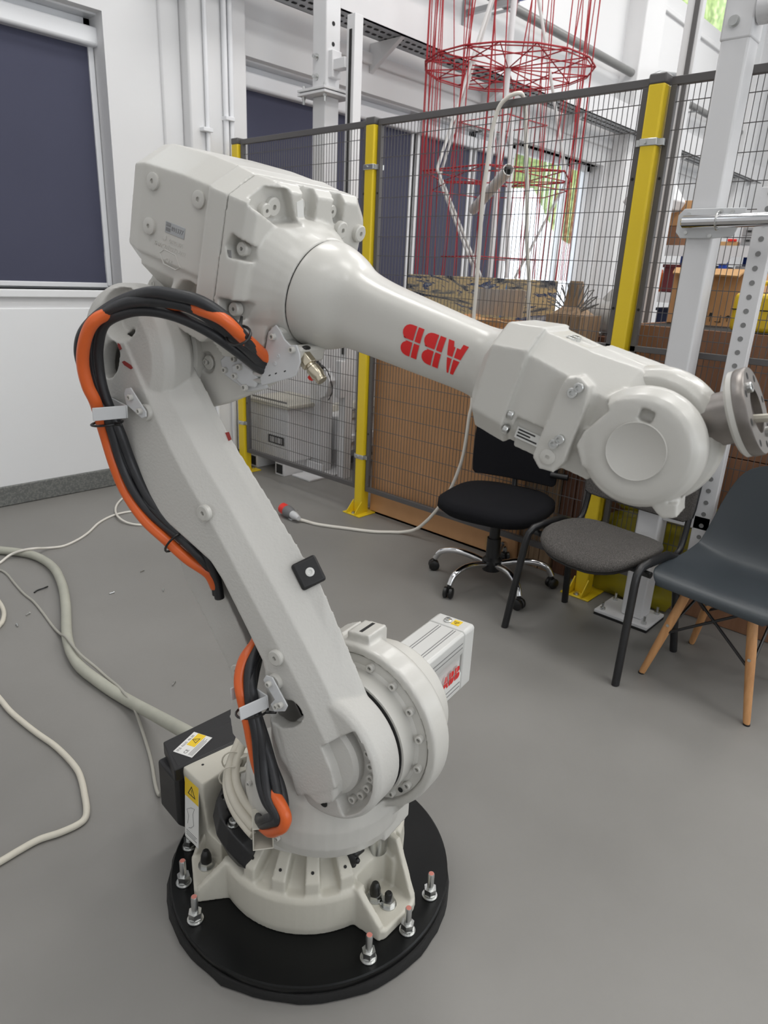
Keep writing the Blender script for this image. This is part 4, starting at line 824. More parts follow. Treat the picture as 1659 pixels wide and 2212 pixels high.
# axis-2 motor behind the gear housing
mt = obj('axis_motor', G().prism([(.118, .405), (.212, .405), (.218, .411), (.218, .46), (.212, .47), (.212, .51), (.218, .52), (.218, .568), (.212, .574), (.118, .574), (.110, .567), (.110, .412)], -.318, -.09, side(TF, 0)), M['motor'], rob, I4, .002)
obj('motor_end_cap', G().prism([(.118, .404), (.213, .404), (.219, .411), (.219, .568), (.213, .575), (.118, .575), (.109, .567), (.109, .412)], -.372, -.3195, side(TF, 0)).prism([(.13, .42), (.2, .42), (.2, .56), (.13, .56)], -.378, -.37, side(TF, 0)), M['motor'], mt, I4, .006)
for z in (.150, .192):
    for dz in (-.0035, .0035): obj('groove', G().box(-.312, -.12, z+dz-.001, z+dz+.001, .5742, .5748, TF), M['inkg'], mt)
for z in (.425, .437, .535, .547): obj('groove', G().box(-.312, -.14, .2182, .2188, z-.0012, z+.0012, TF), M['inkg'], mt)
obj('cap_screw', G().lathe([(0, 0), (.011, 0), (.011, .003), (.007, .004), (.007, .008), (.004, .008), (.004, .005), (0, .005)], TF @ tr(-.345, .155, .575), 16), M['steel'], mt)
lb = obj('warning_label', G().box(-.362, -.335, .168, .19, .5751, .5757, TF), M['label_y'], mt)
def tri(m, s, parent, material='ink', th=.12):
    """hazard triangle outline with a bolt mark"""
    o = [(s*math.cos(R(90+120*k)), s*math.sin(R(90+120*k))) for k in range(3)]; i_ = [(x*(1-2*th), y*(1-2*th)) for x, y in o]
    g = G()
    for k in range(3): g.prism([o[k], o[(k+1) % 3], i_[(k+1) % 3], i_[k]], 0, .0004, m)
    g.prism([(-.05*s, .40*s), (.06*s, .40*s), (.03*s, -.08*s), (-.03*s, -.08*s)], 0, .0004, m).prism([(-.045*s, -.16*s), (.045*s, -.16*s), (.045*s, -.26*s), (-.045*s, -.26*s)], 0, .0004, m)
    return obj('hazard_triangle', g, M[material], parent)
tri(TF @ frame((-.348, .178, .5758), (0, -1, 0), (1, 0, 0), (0, 0, 1)), .009, lb)
def logo(parent, fn, s=1.0):
    """the three split red letters; fn maps (x along, y up) in letter units to space"""
    def rb(y0, y1, right):                     # half of a B bowl
        pts = []; 
        for k in range(9): a = R(-90+180*k/8); pts.append((right-.26+.26*math.cos(a), (y0+y1)/2+(y1-y0)/2*math.sin(a)))
        return pts
    Bq = [[(0, 0), (.21, 0), (.21, .47), (0, .47)], [(0, .53), (.21, .53), (.21, 1), (0, 1)], [(.27, 0)]+rb(0, .50, .72)[:8]+[(.62, .47), (.27, .47)], [(.27, .53)]+[(.56, .53)]+rb(.53, 1.0, .66)[1:]+[(.27, 1)]]
    Aq = [[(.0, .0), (.20, 0), (.235, .16), (.36, .16), (.36, .47), (.115, .47)], [(.13, .53), (.36, .53), (.36, 1), (.245, 1)], [(.42, .16), (.47, .16), (.53, 0), (.73, 0), (.61, .47), (.42, .47)], [(.42, .53), (.595, .53), (.48, 1), (.42, 1)]]
    g = G()
    for off, shape in ((0, Aq), (.82, Bq), (1.64, Bq)):
        for poly in shape:
            bm = bmesh.new(); vs = [bm.verts.new((x+off, y, 0)) for x, y in poly]; bm.faces.new(vs)
            bmesh.ops.triangulate(bm, faces=bm.faces); bmesh.ops.subdivide_edges(bm, edges=bm.edges, cuts=2, use_grid_fill=True)
            vm = {v: g.bm.verts.new(fn(v.co.x*s, v.co.y*s)) for v in bm.verts}
            for f_ in bm.faces: g.bm.faces.new([vm[v] for v in f_.verts])
            bm.free()
    return obj('red_lettering', g, M['red'], parent, sharp=0)
logo(mt, lambda x, y: TF @ Vector((-.222-x, .2188, .455+y)), .036)
# ---- lower arm
g = G()
def sec(w, rear, cA, cB, cC, cS, Lo=.200, LB=.174, LC=.128, inner=.03):
    return [LF @ Vector(p) for p in ((Lo-.004, rear, w), (Lo, rear+.006, w), (Lo, cA, w), (LB, cB, w), (LC, cC, w), (.102, cS, w), (.101, inner, w), (.168, inner, w), (.168, rear, w))]
g.rings([sec(*a) for a in ((-.06, -.10, .045, .075, .098, .098), (.05, -.07, .058, .096, .112, .116), (.15, -.04, .060, .098, .116, .124), (.22, -.010, .056, .096, .116, .130), (.30, -.010, .050, .092, .114, .136), (.40, -.012, .044, .084, .108, .124), (.445, -.020, .042, .080, .105, .117), (.50, -.054, .038, .077, .102, .111),
    (.56, -.092, .032, .071, .096, .102), (.62, -.125, .026, .063, .089, .093), (.68, -.130, .024, .060, .084, .088), (.75, -.112, .026, .060, .083, .087), (.83, -.096, .030, .060, .080, .083), (.90, -.085, .036, .054, .072, .075), (.96, -.06, .03, .046, .06, .062))])
f9 = sidec(LF, 0, -.004, .900)
g.lathe([(0, .105), (.115, .105), (.130, .112), (.138, .125), (.138, .165), (.128, .182), (.105, .194), (0, .196)], f9, 64)
f0 = side(LF, 0)
FPL = [(-.196, .545), (-.215, .45), (-.210, .346), (-.211, .239), (-.219, .203), (-.247, .168), (-.290, .122), (-.310, .082), (-.289, .044), (-.20, -.02), (.06, -.02), (.06, .60), (-.13, .68)]
g.prism(FPL, .103, .130, f0)
g.prism([(-.19, .18), (-.19, .54), (.03, .54), (.06, .18)], .062, .11, f0)
g.lathe([(0, .103), (.135, .103), (.139, .107), (.139, .168), (.134, .178), (.128, .182), (.06, .184), (0, .184)], f0, 72)
g.rings([[LF @ Vector(q) for q in ((.12, c0, w), (.197, c0, w), (.199, c0+.01, w), (.199, cA, w), (.172, cB, w), (.12, cB, w))] for w, c0, cA, cB in ((-.085, -.055, .0, .02), (-.03, -.085, .03, .052), (.026, -.095, .05, .085), (.10, -.075, .062, .092), (.2, -.02, .060, .088))])
cut = G()
arc = lambda r_, a0, a1, n=20: [(r_*math.cos(R(a0+(a1-a0)*k/n)), r_*math.sin(R(a0+(a1-a0)*k/n))) for k in range(n+1)]
cut.prism([(.040, .028), (.120, .034)]+arc(.1265, 14, -97)+[(-.008, -.088), (.012, -.076), (.026, -.055), (.036, -.02)], .150, .23, f0)
cut.prism([(-.07, .106), (-.045, .083), (-.012, .078), (.014, .082), (.031, .092), (.034, .108), (.026, .126), (.004, .136), (-.022, .138), (-.055, .128)], .113, .23, f0)
cut.prism([(-.08, .07), (.05, .07), (.05, .15), (-.08, .15)], .112, .170, f0)
cut.prism([(-.118, .232), (-.02, .20), (.02, .20), (.02, .47), (-.10, .455), (-.112, .40)], .070, .166, f0)
cut.rings([[LF @ Vector((L_, -.024+.040*math.cos(a), .900+.027*math.sin(a)+.010*math.cos(a))) for a in [2*math.pi*k/20 for k in range(20)]] for L_ in (.112, .24)])
cut.prism([(-.075, .86), (.035, .86), (.035, .935), (-.075, .935)], .111, .166, f0)
cut.lathe([(0, .158), (.044, .160), (.056, .20), (0, .23)], sidec(LF, 0, .058, .957), 24)
me = cast(g, cut, .0034, 1)
arm = obj('lower_arm', me, M['paintr'], rob, I4)
obj('mould_line', G().tube([LF @ Vector(p) for p in spline([(.1215, .076, .80), (.122, .083, .70), (.122, .098, .42), (.122, .1045, .22), (.122, .1075, .10)], 4)], .0016, 6), M['paintr'], arm)
for a in (-88, -72, -57, -42, -27, -12, 3): put(BOLT, 'arm_bolt', 'paint', arm, f0 @ rot(a, 'Z') @ tr(.1065, 0, .150))
obj('pocket_dome', G().lathe([(0, .150), (.086, .150), (.086, .168), (.078, .176), (0, .180)], f0, 48), M['paintr'], arm)
obj('cavity_shade', G().box(.1125, .1135, -.078, .048, .072, .148, LF).box(.112, .113, -.073, .033, .862, .933, LF).box(.0705, .0715, -.118, .018, .202, .468, LF).box(.071, .128, -.1185, -.1175, .235, .40, LF), M['rubberedge'], arm)  # black sheets added to paint the shade inside the arm's holes and slot
obj('drain_hole', G().lathe([(0, 0), (.010, 0), (0, .001)], f0 @ tr(-.048, -.090, .1845), 16), M['seam'], arm)
for c, w, L_ in ((.036, .532, .199), (.040, .219, .199), (-.184, .214, .129), (.006, .176, .199), (.010, .765, .199)): put(BOSS, 'threaded_boss', 'paint', arm, sidec(LF, L_-.001, c, w))
bu = obj('rubber_bumper', G().prism([(-.026, -.028), (.026, -.028), (.026, .028), (-.026, .028)], 0, .017, LF @ frame((.106, .121, .338), (-.78, .62, 0), (0, 0, 1), (.62, .78, 0))), M['black'], arm, I4, .006, 3)
obj('bumper_screw', G().lathe([(0, 0), (.009, 0), (.009, .002), (.005, .003), (.003, .001), (0, .001)], LF @ frame((.106, .121, .338), (-.78, .62, 0), (0, 0, 1), (.62, .78, 0)) @ tr(.002, 0, .017), 16), M['label_w'], bu)
for c, w, poly in ((.022, .904, [(-.004, -.006), (.003, -.006), (.004, .003), (0, .008), (-.004, .004)]), (.020, .866, [(-.012, .012), (-.004, .010), (.008, -.006), (.010, -.014), (.003, -.013), (-.010, .004)])):
    stuff(obj('red_primer_chip', G().prism(poly, 0, .0008, sidec(LF, .2006, c, w)), M['redmark'], arm))
stuff(obj('red_primer_chip', G().prism([(-.004, -.010), (.003, -.010), (.005, .006), (-.003, .008)], 0, .0008, LF @ frame((.113, .0955, .655), (-.5, .86, 0), (0, 0, 1), (.86, .5, 0))), M['redmark'], arm))
# joint-3 ring with bolts, between lower arm and upper arm
f3 = sidec(LF, 0, 0, .904)
ring3 = obj('elbow_flange', G().lathe([(.06, .06), (.122, .06), (.126, .066), (.126, .098), (.12, .104), (.06, .104)], f3, 72), M['paint'], rob)
for k in range(14): put(BOLTS, 'elbow_bolt', 'paint', ring3, f3 @ rot(10+360*k/14, 'Z') @ tr(.1295, 0, .088) if False else f3 @ rot(10+360*k/14, 'Z') @ tr(.132, 0, .078))
g = G()
for k in range(14): g.cyl((.132, 0, .06), (.132, 0, .079), .0085, n=12, m=f3 @ rot(10+360*k/14, 'Z'))
obj('bolt_seat', g, M['paint'], ring3)
# ---- upper arm: rear cover, elbow body, front housing
def osec(y, hwN, hwF, lo, hi, ch=.05, s=1.0):
    """chamfered box section across the upper arm at y"""
    pts = [(hwN, lo+.03), (hwN, hi-ch*.7), (hwN-ch, hi), (-hwF+ch*.6, hi), (-hwF, hi-ch*.6), (-hwF, lo+.03), (-hwF+.03, lo), (hwN-.03, lo)]
    return [UF @ Vector((x*s, y, z)) for x, z in pts]
g = G()
g.rings([osec(-.076, .122, .12, -.030, .160, .05), osec(-.062, .140, .15, -.036, .180, .06), osec(-.03, .145, .165, -.040, .187, .06), osec(.08, .146, .17, -.040, .190, .06), osec(.162, .146, .172, -.040, .187, .06)])
g.rings([osec(.158, .158, .178, -.10, .190, .060), osec(.166, .160, .180, -.10, .188, .060), osec(.203, .156, .178, -.10, .184, .058)])
# elbow: neck, pocket block and lower body around joint 3
fe = sidec(UF, 0, 0, -.205)
g.lathe([(0, -.13), (.10, -.13), (.118, -.12), (.120, .0), (.118, .058), (0, .06)], fe, 64)
g.rings([[UF @ Vector(q) for q in ((hn, y0+.03, z), (hn, .19, z), (-.13, .19, z), (-.13, y0, z), (hn-.03, y0, z))] for z, hn, y0 in ((.02, .143, -.055), (-.035, .140, -.050), (-.060, .115, -.032), (-.085, .078, -.030), (-.12, .056, -.06), (-.20, .05, -.06))])
g.rings([[UF @ Vector((x, y, z)) for y, z in ((.078-d_, -.020), (.168, -.012), (.203, -.012), (.203, -.10), (.17, -.128), (.09-d_, -.122), (.062-d_, -.06))] for x, d_ in ((.02, .02), (.125, .004), (.141, -.008))])
g.rings([[UF @ Vector((x, y*k_, z)) for y, z in ((-.11, -.16), (-.10, -.24), (-.05, -.30), (.03, -.322), (.11, -.305), (.21, -.245), (.30, -.178), (.365, -.115), (.372, -.085), (.34, -.075), (.20, -.07), (.10, -.06), (-.05, -.06))] for x, k_ in ((-.12, .5), (-.03, .72), (.05, .95), (.078, 1), (.085, .985))])
cut = G(); cut.prism([(.093, -.100), (.085, -.055), (.100, -.032), (.118, -.027), (.150, -.030), (.155, -.05), (.154, -.100), (.12, -.108)], .098, .2, side(UF, 0))
cut.lathe([(0, .074), (.021, .074), (.026, .11), (0, .12)], sidec(UF, 0, .137, -.185), 24)
me = cast(g, cut, .0038, 2)
upr = obj('upper_arm_cover', me, M['paint'], rob, I4)
put(bossmesh(.0145, .009), 'plug', 'paint', upr, sidec(UF, .0735, .137, -.185))
for y, z in ((.002, .120), (.127, .118), (.003, .041)): put(BOSSL, 'threaded_boss', 'paint', upr, sidec(UF, .1445, y, z))
bl_ = sidec(UF, .1452, .067, -.003)
obj('cast_frame', G().tube([bl_ @ Vector((x, y, 0)) for x, y in ((-.030, .004), (-.018, .014), (.014, .012), (.030, -.006), (.018, -.014), (-.016, -.012))], .0014, 6, True), M['paint'], upr)
np_ = obj('serial_plate', G().box(.1455, .1468, .046, .100, .042, .062, UF), M['metalg'], upr, I4, .0006)
fp = UF @ frame((.1469, .0, .0), (0, 1, 0), (0, 0, 1), (1, 0, 0))
obj('plate_emblem', G().prism([(.049, .045), (.061, .045), (.061, .0515), (.049, .0515)], 0, .0004, fp).prism([(.049, .0535), (.061, .0535), (.061, .0575), (.049, .0575)], 0, .0004, fp).prism([(.049, .0585), (.061, .0585), (.061, .060), (.049, .060)], 0, .0004, fp), M['inkg'], np_)
text('891377', .0110, fp @ tr(.0635, .0485, 0), M['inkg'], np_, 'serial_number', .0003)
UT = lambda y, z: UF @ frame((.1453, y, z), (0, 1, 0), (0, 0, 1), (1, 0, 0))
text('0025U05', .0105, UT(.060, .026), M['paint'], upr, 'cast_lettering', .0011)
text('3HAC042979-002', .0122, UT(.018, .0125), M['paint'], upr, 'cast_lettering', .0011)
obj('cast_mark', G().prism([(.043, .028), (.051, .028), (.051, .036), (.043, .036)], 0, .0015, UT(0, 0)), M['paint'], upr)
text('-o+', .019, UT(.050, -.010), M['paint'], upr, 'cast_lettering', .0011)
# front housing with cone
g = G()
g.rings([osec(.2042, .156, .178, -.10, .184, .058), osec(.248, .154, .178, -.10, .183, .060), osec(.262, .140, .166, -.09, .170, .060)])
def ell(y, a, b_, cz=0, e=2.0, n=40, cx=0):
    out = []
    for k in range(n):
        t_ = 2*math.pi*k/n; c, s = math.cos(t_), math.sin(t_)
        out.append(UF @ Vector((cx+a*math.copysign(abs(c)**(2/e), c), y, cz+b_*math.copysign(abs(s)**(2/e), s))))
    return out
g.rings([ell(.21, .140, .125, .012, 3), ell(.26, .134, .120, .012, 2.6), ell(.30, .114, .106, .012, 2.2), ell(.3250, .1055, .1005, .012)])
g.rings([osec(.2055, .145, .10, -.145, .05, .03), osec(.29, .10, .06, -.125, .0, .03)])
cut = G()
for poly in ([(.150, .137), (.128, .168), (.070, .175), (.037, .121), (.086, .112)], [(.030, .20), (-.004, .20), (-.014, .128), (.014, .130), (.034, .155)], [(-.060, .20), (-.085, .20), (-.098, .130), (-.072, .128), (-.055, .150)]):
    cut.rings([[UF @ Vector((x, y, z)) for x, z in poly] for y in (.238, .30)])
cut.rings([[UF @ Vector((x, y, z)) for y, z in ((.214, .063), (.224, .086), (.252, .080), (.300, .052), (.222, .045))] for x in (.126, .22)])
cut.rings([[UF @ Vector((x, y, z)) for y, z in ((.214, -.028), (.292, -.017), (.280, -.044), (.245, -.062), (.222, -.058))] for x in (.122, .22)])
me = cast(g, cut, .0036, 2)
fh = obj('upper_arm_housing', me, M['paint'], rob, I4)
def eb(x, y, z, me_=BOSS, mm=I4): put(me_, 'housing_screw', 'paint', fh, UF @ frame((x, y, z), (1, 0, 0), (0, 0, 1), (0, -1, 0)) @ rot(180, 'X') if False else UF @ frame((x, y, z), (0, 0, 1), (1, 0, 0), (0, 1, 0)))
BS = bossmesh(.0125, .014)
for x, z, yy in ((.104, .133, .236), (.084, .140, .236), (.020, .150, .236), (-.075, .148, .236), (-.089, .120, .262), (-.150, .118, .262)): eb(x, yy, z, BOSS if x in (.084, -.089, -.150) else BS)
for y, z in ((.236, .064), (.238, -.042)): put(BS, 'housing_screw', 'paint', fh, sidec(UF, .1245, y, z))
obj('white_sticker', G().box(-.0085, .0085, 0, .0006, -.021, .021, UF @ frame((.032, .2625, .140), (.93, 0, -.36), (0, -1, 0), (-.36, 0, -.93))), M['label_w'], fh)
g = G()
for k in range(6): g.box(-.0072+.0025*k, -.0059+.0025*k, .0006, .0009, -.018, .018-.006*(k % 3), UF @ frame((.032, .2625, .140), (.93, 0, -.36), (0, -1, 0), (-.36, 0, -.93)))
stuff(obj('barcode_print', g, M['ink'], fh))
obj('seam_gap', G().rings([osec(.2020, .1525, .175, -.097, .181, .057), osec(.2056, .1525, .175, -.097, .181, .057)]), M['seam'], rob)
obj('seam_gap', G().rings([ell(.3240, .1030, .0980, .012), ell(.3275, .1030, .0980, .012)]), M['seam'], rob)
stuff(obj('paint_chip', G().prism([(.215, .056), (.222, .050), (.224, .040), (.230, .046), (.226, .058)], 0, .001, side(UF, .1515)).prism([(.186, .030), (.190, .022), (.193, .026), (.190, .034)], 0, .001, side(UF, .1515)), M['inkg'], fh))
# forearm tube
g = G(); FS = [(.3258, .1045, .0995, .012, 2), (.3275, .1053, .1003, .012, 2), (.345, .103, .099, .012, 2), (.368, .096, .093, .012, 2.05), (.388, .084, .084, .012, 2.2), (.402, .069, .075, .012, 2.5), (.420, .0615, .0695, .011, 2.9), (.46, .061, .0645, .010, 3.0), (.52, .059, .062, .010, 3.0), (.60, .056, .059, .010, 2.8), (.66, .054, .0565, .010, 2.6), (.69, .056, .058, .010, 2.4), (.707, .064, .066, .010, 2.3), (.716, .07, .07, .010, 2.3)]
fa_ = G().rings([ell(y, a, b_, cz, e, 48) for y, a, b_, cz, e in FS]).mesh('forearm', 0)
fore = obj('forearm_tube', fa_, M['paint'], rob, I4); sb = fore.modifiers.new('smooth', 'SUBSURF'); sb.levels = 1; sb.render_levels = 2
def onfore(x, y):
    yy = .672-x; zz = .036-y                       # letters stand upside down on the near side
    for (y0, a0, b0, c0, e0), (y1, a1, b1, c1, e1) in zip(FS, FS[1:]):
        if y0 <= yy <= y1:
            t_ = (yy-y0)/(y1-y0); a, b_, c_, e = a0+(a1-a0)*t_, b0+(b1-b0)*t_, c0+(c1-c0)*t_, e0+(e1-e0)*t_; break
    q = abs((zz-c_)/b_); xx = a*max(0, 1-q**e)**(1/e)
    return UF @ Vector((xx+.0010, yy, zz))
logo(fore, onfore, .052)
# ---- wrist
g = G()
def wsec(y, hN, hF, lo, hi, ch=.035):
    pts = [(hN, lo+ch), (hN, hi-ch), (hN-ch, hi), (-hF+ch, hi), (-hF, hi-ch), (-hF, lo+ch), (-hF+ch, lo), (hN-ch, lo)]
    return [UF @ Vector((x, y, z)) for x, z in pts]
g.rings([wsec(.708, .068, .072, -.060, .072), wsec(.722, .082, .088, -.080, .094), wsec(.775, .086, .092, -.084, .104), wsec(.781, .086, .092, -.084, .104)])
g.rings([wsec(.7825, .078, .086, -.078, .099), wsec(.86, .074, .084, -.084, .094, .04), wsec(.925, .066, .082, -.084, .092, .055), wsec(.95, .05, .078, -.075, .080, .05)])
CY = .982
fw_ = sidec(UF, 0, CY, -.002)
g.lathe([(0, .035), (.080, .035), (.087, .045), (.087, .062), (.078, .082), (.070, .088), (.060, .0895), (0, .0895)], fw_, 64)
g.prism([(.905, .010), (.93, .055), (.955, .066), (1.0, .060), (1.0, -.06), (.92, -.055), (.90, -.03)], .035, .087, side(UF, 0))
g.lathe([(0, -.10), (.06, -.10), (.078, -.09), (.086, -.075), (.086, -.045), (.08, -.035), (0, -.035)], fw_, 64)
g.box(-.085, .06, .80, .93, -.080, .0, UF)
g.prism([(.845, -.074), (.862, -.086), (.884, -.082), (.893, -.06), (.892, .03), (.886, .056), (.868, .064), (.850, .055), (.846, .02)], .06, .0885, side(UF, 0))     # raised pad
g.prism([(1.03, -.070), (1.05, -.081), (1.068, -.070), (1.06, -.05)], .02, .075, side(UF, 0))
g.box(-.082, -.03, .85, .95, .0, .095, UF)
cut = G()
cut.prism([(.795, -.030), (.845, -.030), (.845, -.062), (.795, -.062)], .066, .12, side(UF, 0))
cut.prism([(.90, -.012), (.925, .035), (.91, .05), (.895, .045)], .066, .12, side(UF, 0))
cut.rings([[UF @ Vector((.075+.03*(L_), .975+.010*c_+.0*s_, .048+.009*s_)) for c_, s_ in ((-1, -1), (1, -1), (1, 1), (-1, 1))] for L_ in (0, 1)])
cut.rings([[UF @ Vector((x, y, z)) for x, y in ((.045, .81), (.062, .81), (.062, .828), (.045, .828))] for z in (.09, .12)])
cut.rings([[UF @ Vector((x, y, z)) for x, y in ((-.03, .805), (.02, .805), (.02, .845), (-.03, .845))] for z in (.092, .13)])
me = cast(g, cut, .0032, 2)
wr = obj('wrist_housing', me, M['paint'], rob, I4)
obj('wrist_cover', G().lathe([(0, .0885), (.0405, .0885), (.042, .091), (.041, .0935), (.039, .0922), (0, .0922)], fw_, 56), M['paint'], wr)
obj('wrist_seam', G().rings([wsec(.7800, .0745, .082, -.074, .095), wsec(.784, .0745, .082, -.074, .095)]), M['seam'], wr)
SM = capscrew(.0075, .008)
for y, z in ((.868, .040), (.870, -.040)):
    put(SM, 'wrist_screw', 'steel', wr, sidec(UF, .088, y, z)); put(SM, 'wrist_screw', 'steel', wr, sidec(UF, .088, y+.006, z+.010))
put(bossmesh(.012, .004), 'grease_plug', 'paint', wr, sidec(UF, .0875, .868, -.063))
for z in (-.030, -.055): put(SM, 'wrist_screw', 'paint', wr, UF @ frame((.0765, .783, z), (0, 0, 1), (1, 0, 0), (0, 1, 0)))
for x in (-.015, .008): put(SM, 'wrist_screw', 'steel', wr, UF @ frame((x, .812, .091), (1, 0, 0), (0, 1, 0), (0, 0, 1)))
lb = obj('type_label', G().prism([(.800, -.063), (.842, -.063), (.842, -.045), (.800, -.045)], 0, .0006, side(UF, .0672)), M['label_w'], wr)
stuff(obj('label_print', G().prism([(.803, -.060), (.838, -.060), (.838, -.0575), (.803, -.0575)], .0006, .0009, side(UF, .0672)).prism([(.803, -.055), (.825, -.055), (.825, -.0525), (.803, -.0525)], .0006, .0009, side(UF, .0672)).prism([(.803, -.050), (.832, -.050), (.832, -.0475), (.803, -.0475)], .0006, .0009, side(UF, .0672)), M['ink'], lb))
# wrist hub turning about joint 5 and the tool flange
A5 = R(38); LT = R(3); hub_d = Vector((math.sin(LT), math.cos(A5)*math.cos(LT), math.sin(A5)*math.cos(LT))); hub_n = Vector((0, -math.sin(A5), math.cos(A5))); hub_x = hub_d.cross(hub_n)
HF = UF @ frame((-.022, .974, -.001), hub_x, hub_d, hub_n)              # y towards the flange
g = G(); fh5 = HF @ frame((0, 0, 0), (0, 1, 0), (0, 0, 1), (1, 0, 0))
g.lathe([(0, -.034), (.092, -.034), (.103, -.022), (.106, 0), (.103, .022), (.092, .034), (0, .034)], fh5, 64)
me = cast(g, None, .0036, 1)
hb = obj('wrist_hub', me, M['paint'], rob, I4)
obj('hub_neck', G().lathe([(0, .06), (.038, .06), (.038, .124), (0, .124)], HF @ frame((0, 0, 0), (0, 0, 1), (1, 0, 0), (0, 1, 0)), 40), M['darkmetal'], hb)
ff_ = HF @ frame((0, 0, 0), (0, 0, 1), (1, 0, 0), (0, 1, 0))
fl_ = obj('tool_flange', G().lathe([(.03, .132), (.0615, .132), (.0625, .134), (.0625, .146), (.0612, .148), (.032, .148), (.032, .138), (.0, .138)], ff_, 56), M['darkmetal'], hb)
obj('white_backing_ring', G().lathe([(.02, .121), (.057, .121), (.0615, .125), (.0615, .1318), (.02, .1318)], ff_, 56), M['paint'], fl_)
for k in range(8): obj('flange_hole', G().lathe([(0, 0), (.0052, 0), (0, .0004)], ff_ @ rot(45*k+10, 'Z') @ tr(.051, 0, .1482), 12), M['seam'], fl_)
for a in (35, 215): put(SM, 'flange_screw', 'steel', fl_, ff_ @ rot(a, 'Z') @ tr(.043, 0, .146))
obj('cable_stub', G().tube([ff_ @ Vector((-.01, 0, .14)), ff_ @ Vector((-.02, .01, .2)), ff_ @ Vector((-.06, .03, .25))], .006, 8), M['cordb'], fl_)
# ---- dress pack: bundled cables on the arm
ORANGE_A = [(.075,-.028,1.228),(0.085,-0.038,1.238),(0.1,-0.049,1.249),(0.135,-0.044,1.271),(0.16,-0.044,1.287),(0.195,-0.056,1.318),(0.215,-0.102,1.334),(.222,-.155,1.337),(.236,-.235,1.326),(.262,-.282,1.312),(.28,-.302,1.296),(.285,-.325,1.263),(.282,-.344,1.218),(.275,-.346,1.175),(.262,-.345,1.14),(0.235,-0.366,1.077),(0.225,-0.356,1.006),(0.215,-0.339,0.947),(0.21,-0.291,0.896),(0.2,-0.236,0.86),(0.185,-0.192,0.825),(0.16,-0.159,0.793),(0.148,-0.151,0.759)]
BLACK_A = [[(.075,-.03,1.22),(0.085,-0.04,1.229),(0.105,-0.054,1.248),(0.15,-0.041,1.278),(0.185,-0.055,1.317),(0.22,-0.08,1.345),(0.25,-0.119,1.355),(0.258,-0.168,1.355),(.25,-.262,1.334),(.245,-.348,1.299),(.243,-.396,1.266),(.242,-.414,1.23),(.24,-.408,1.195),(.24,-.385,1.161),(.24,-.353,1.128),(0.23,-0.346,1.075),(0.22,-0.339,1.011),(0.212,-0.315,0.954),(0.2,-0.276,0.907),(0.19,-0.211,0.873),(0.18,-0.162,0.839),(0.155,-0.156,0.797),(0.145,-0.148,0.75)],
 [(.07,-.038,1.213),(0.08,-0.047,1.222),(0.105,-0.056,1.237),(0.145,-0.052,1.267),(0.185,-0.079,1.307),(0.22,-0.107,1.334),(0.25,-0.15,1.342),(0.26,-0.213,1.337),(0.262,-0.279,1.317),(0.262,-0.324,1.291),(0.258,-0.349,1.255),(0.25,-0.362,1.209),(0.245,-0.358,1.164),(0.235,-0.355,1.122),(0.222,-0.344,1.069),(0.21,-0.334,1.007),(0.2,-0.309,0.948),(0.195,-0.252,0.908),(0.185,-0.196,0.87),(0.17,-0.155,0.832),(0.15,-0.153,0.788),(0.145,-0.151,0.741)],
 [(.07,-.04,1.206),(0.08,-0.049,1.215),(0.105,-0.061,1.228),(0.145,-0.07,1.257),(0.185,-0.103,1.293),(0.22,-0.147,1.317),(0.245,-0.196,1.324),(0.255,-0.252,1.314),(0.255,-0.306,1.292),(0.25,-0.338,1.251),(0.245,-0.35,1.21),(0.24,-0.35,1.164),(0.23,-0.344,1.118),(0.22,-0.332,1.071),(0.208,-0.321,1.009),(0.2,-0.289,0.947),(0.19,-0.242,0.902),(0.18,-0.185,0.864),(0.165,-0.149,0.825),(0.15,-0.147,0.78),(0.145,-0.144,0.734)]]
ORANGE_B = [(0.148,-0.024,0.693),(0.165,-0.024,0.674),(0.195,-0.024,0.653),(0.215,-0.018,0.619),(0.225,-0.001,0.585),(0.225,0.014,0.534),(0.225,0.025,0.483),(0.225,0.04,0.432),(0.235,0.077,0.415),(0.25,0.121,0.41),(0.255,0.141,0.39),(0.255,0.134,0.363),(0.25,0.115,0.340),(0.240,0.085,0.310),(0.222,0.046,0.288),(.20,.01,.275)]
BLACK_B = [[(0.148,-0.018,0.685),(0.165,-0.013,0.673),(0.195,-0.007,0.649),(0.212,0.003,0.617),(0.225,0.02,0.578),(0.23,0.039,0.526),(0.232,0.046,0.465),(0.24,0.059,0.421),(0.25,0.084,0.395),(0.255,0.11,0.384),(0.255,0.107,0.368),(0.248,0.085,0.350),(0.228,0.045,0.305),(.205,.015,.285)],
 [(0.15,-0.023,0.673),(0.16,-0.015,0.662),(0.19,-0.006,0.639),(0.21,0.011,0.612),(0.22,0.028,0.573),(0.225,0.047,0.521),(0.228,0.058,0.468),(0.24,0.076,0.43),(0.255,0.1,0.407),(0.26,0.121,0.394),(0.26,0.124,0.376),(0.252,0.098,0.350),(0.228,0.050,0.298),(.205,.015,.28)],
 [(0.15,-0.029,0.661),(0.155,-0.019,0.65),(0.185,-0.008,0.628),(0.208,0.01,0.601),(0.216,0.028,0.562),(0.22,0.048,0.51),(0.22,0.069,0.461),(0.232,0.093,0.432),(0.245,0.113,0.407),(0.25,0.122,0.382),(0.245,0.105,0.340),(0.222,0.048,0.290),(.20,.015,.272)],
 [(0.15,-0.035,0.648),(0.155,-0.024,0.638),(0.18,-0.01,0.617),(0.203,0.005,0.586),(0.208,0.024,0.546),(0.21,0.046,0.5),(0.215,0.07,0.452),(0.222,0.096,0.423),(0.235,0.118,0.402),(0.24,0.121,0.373),(0.235,0.100,0.330),(0.215,0.046,0.282),(.195,.012,.265)]]
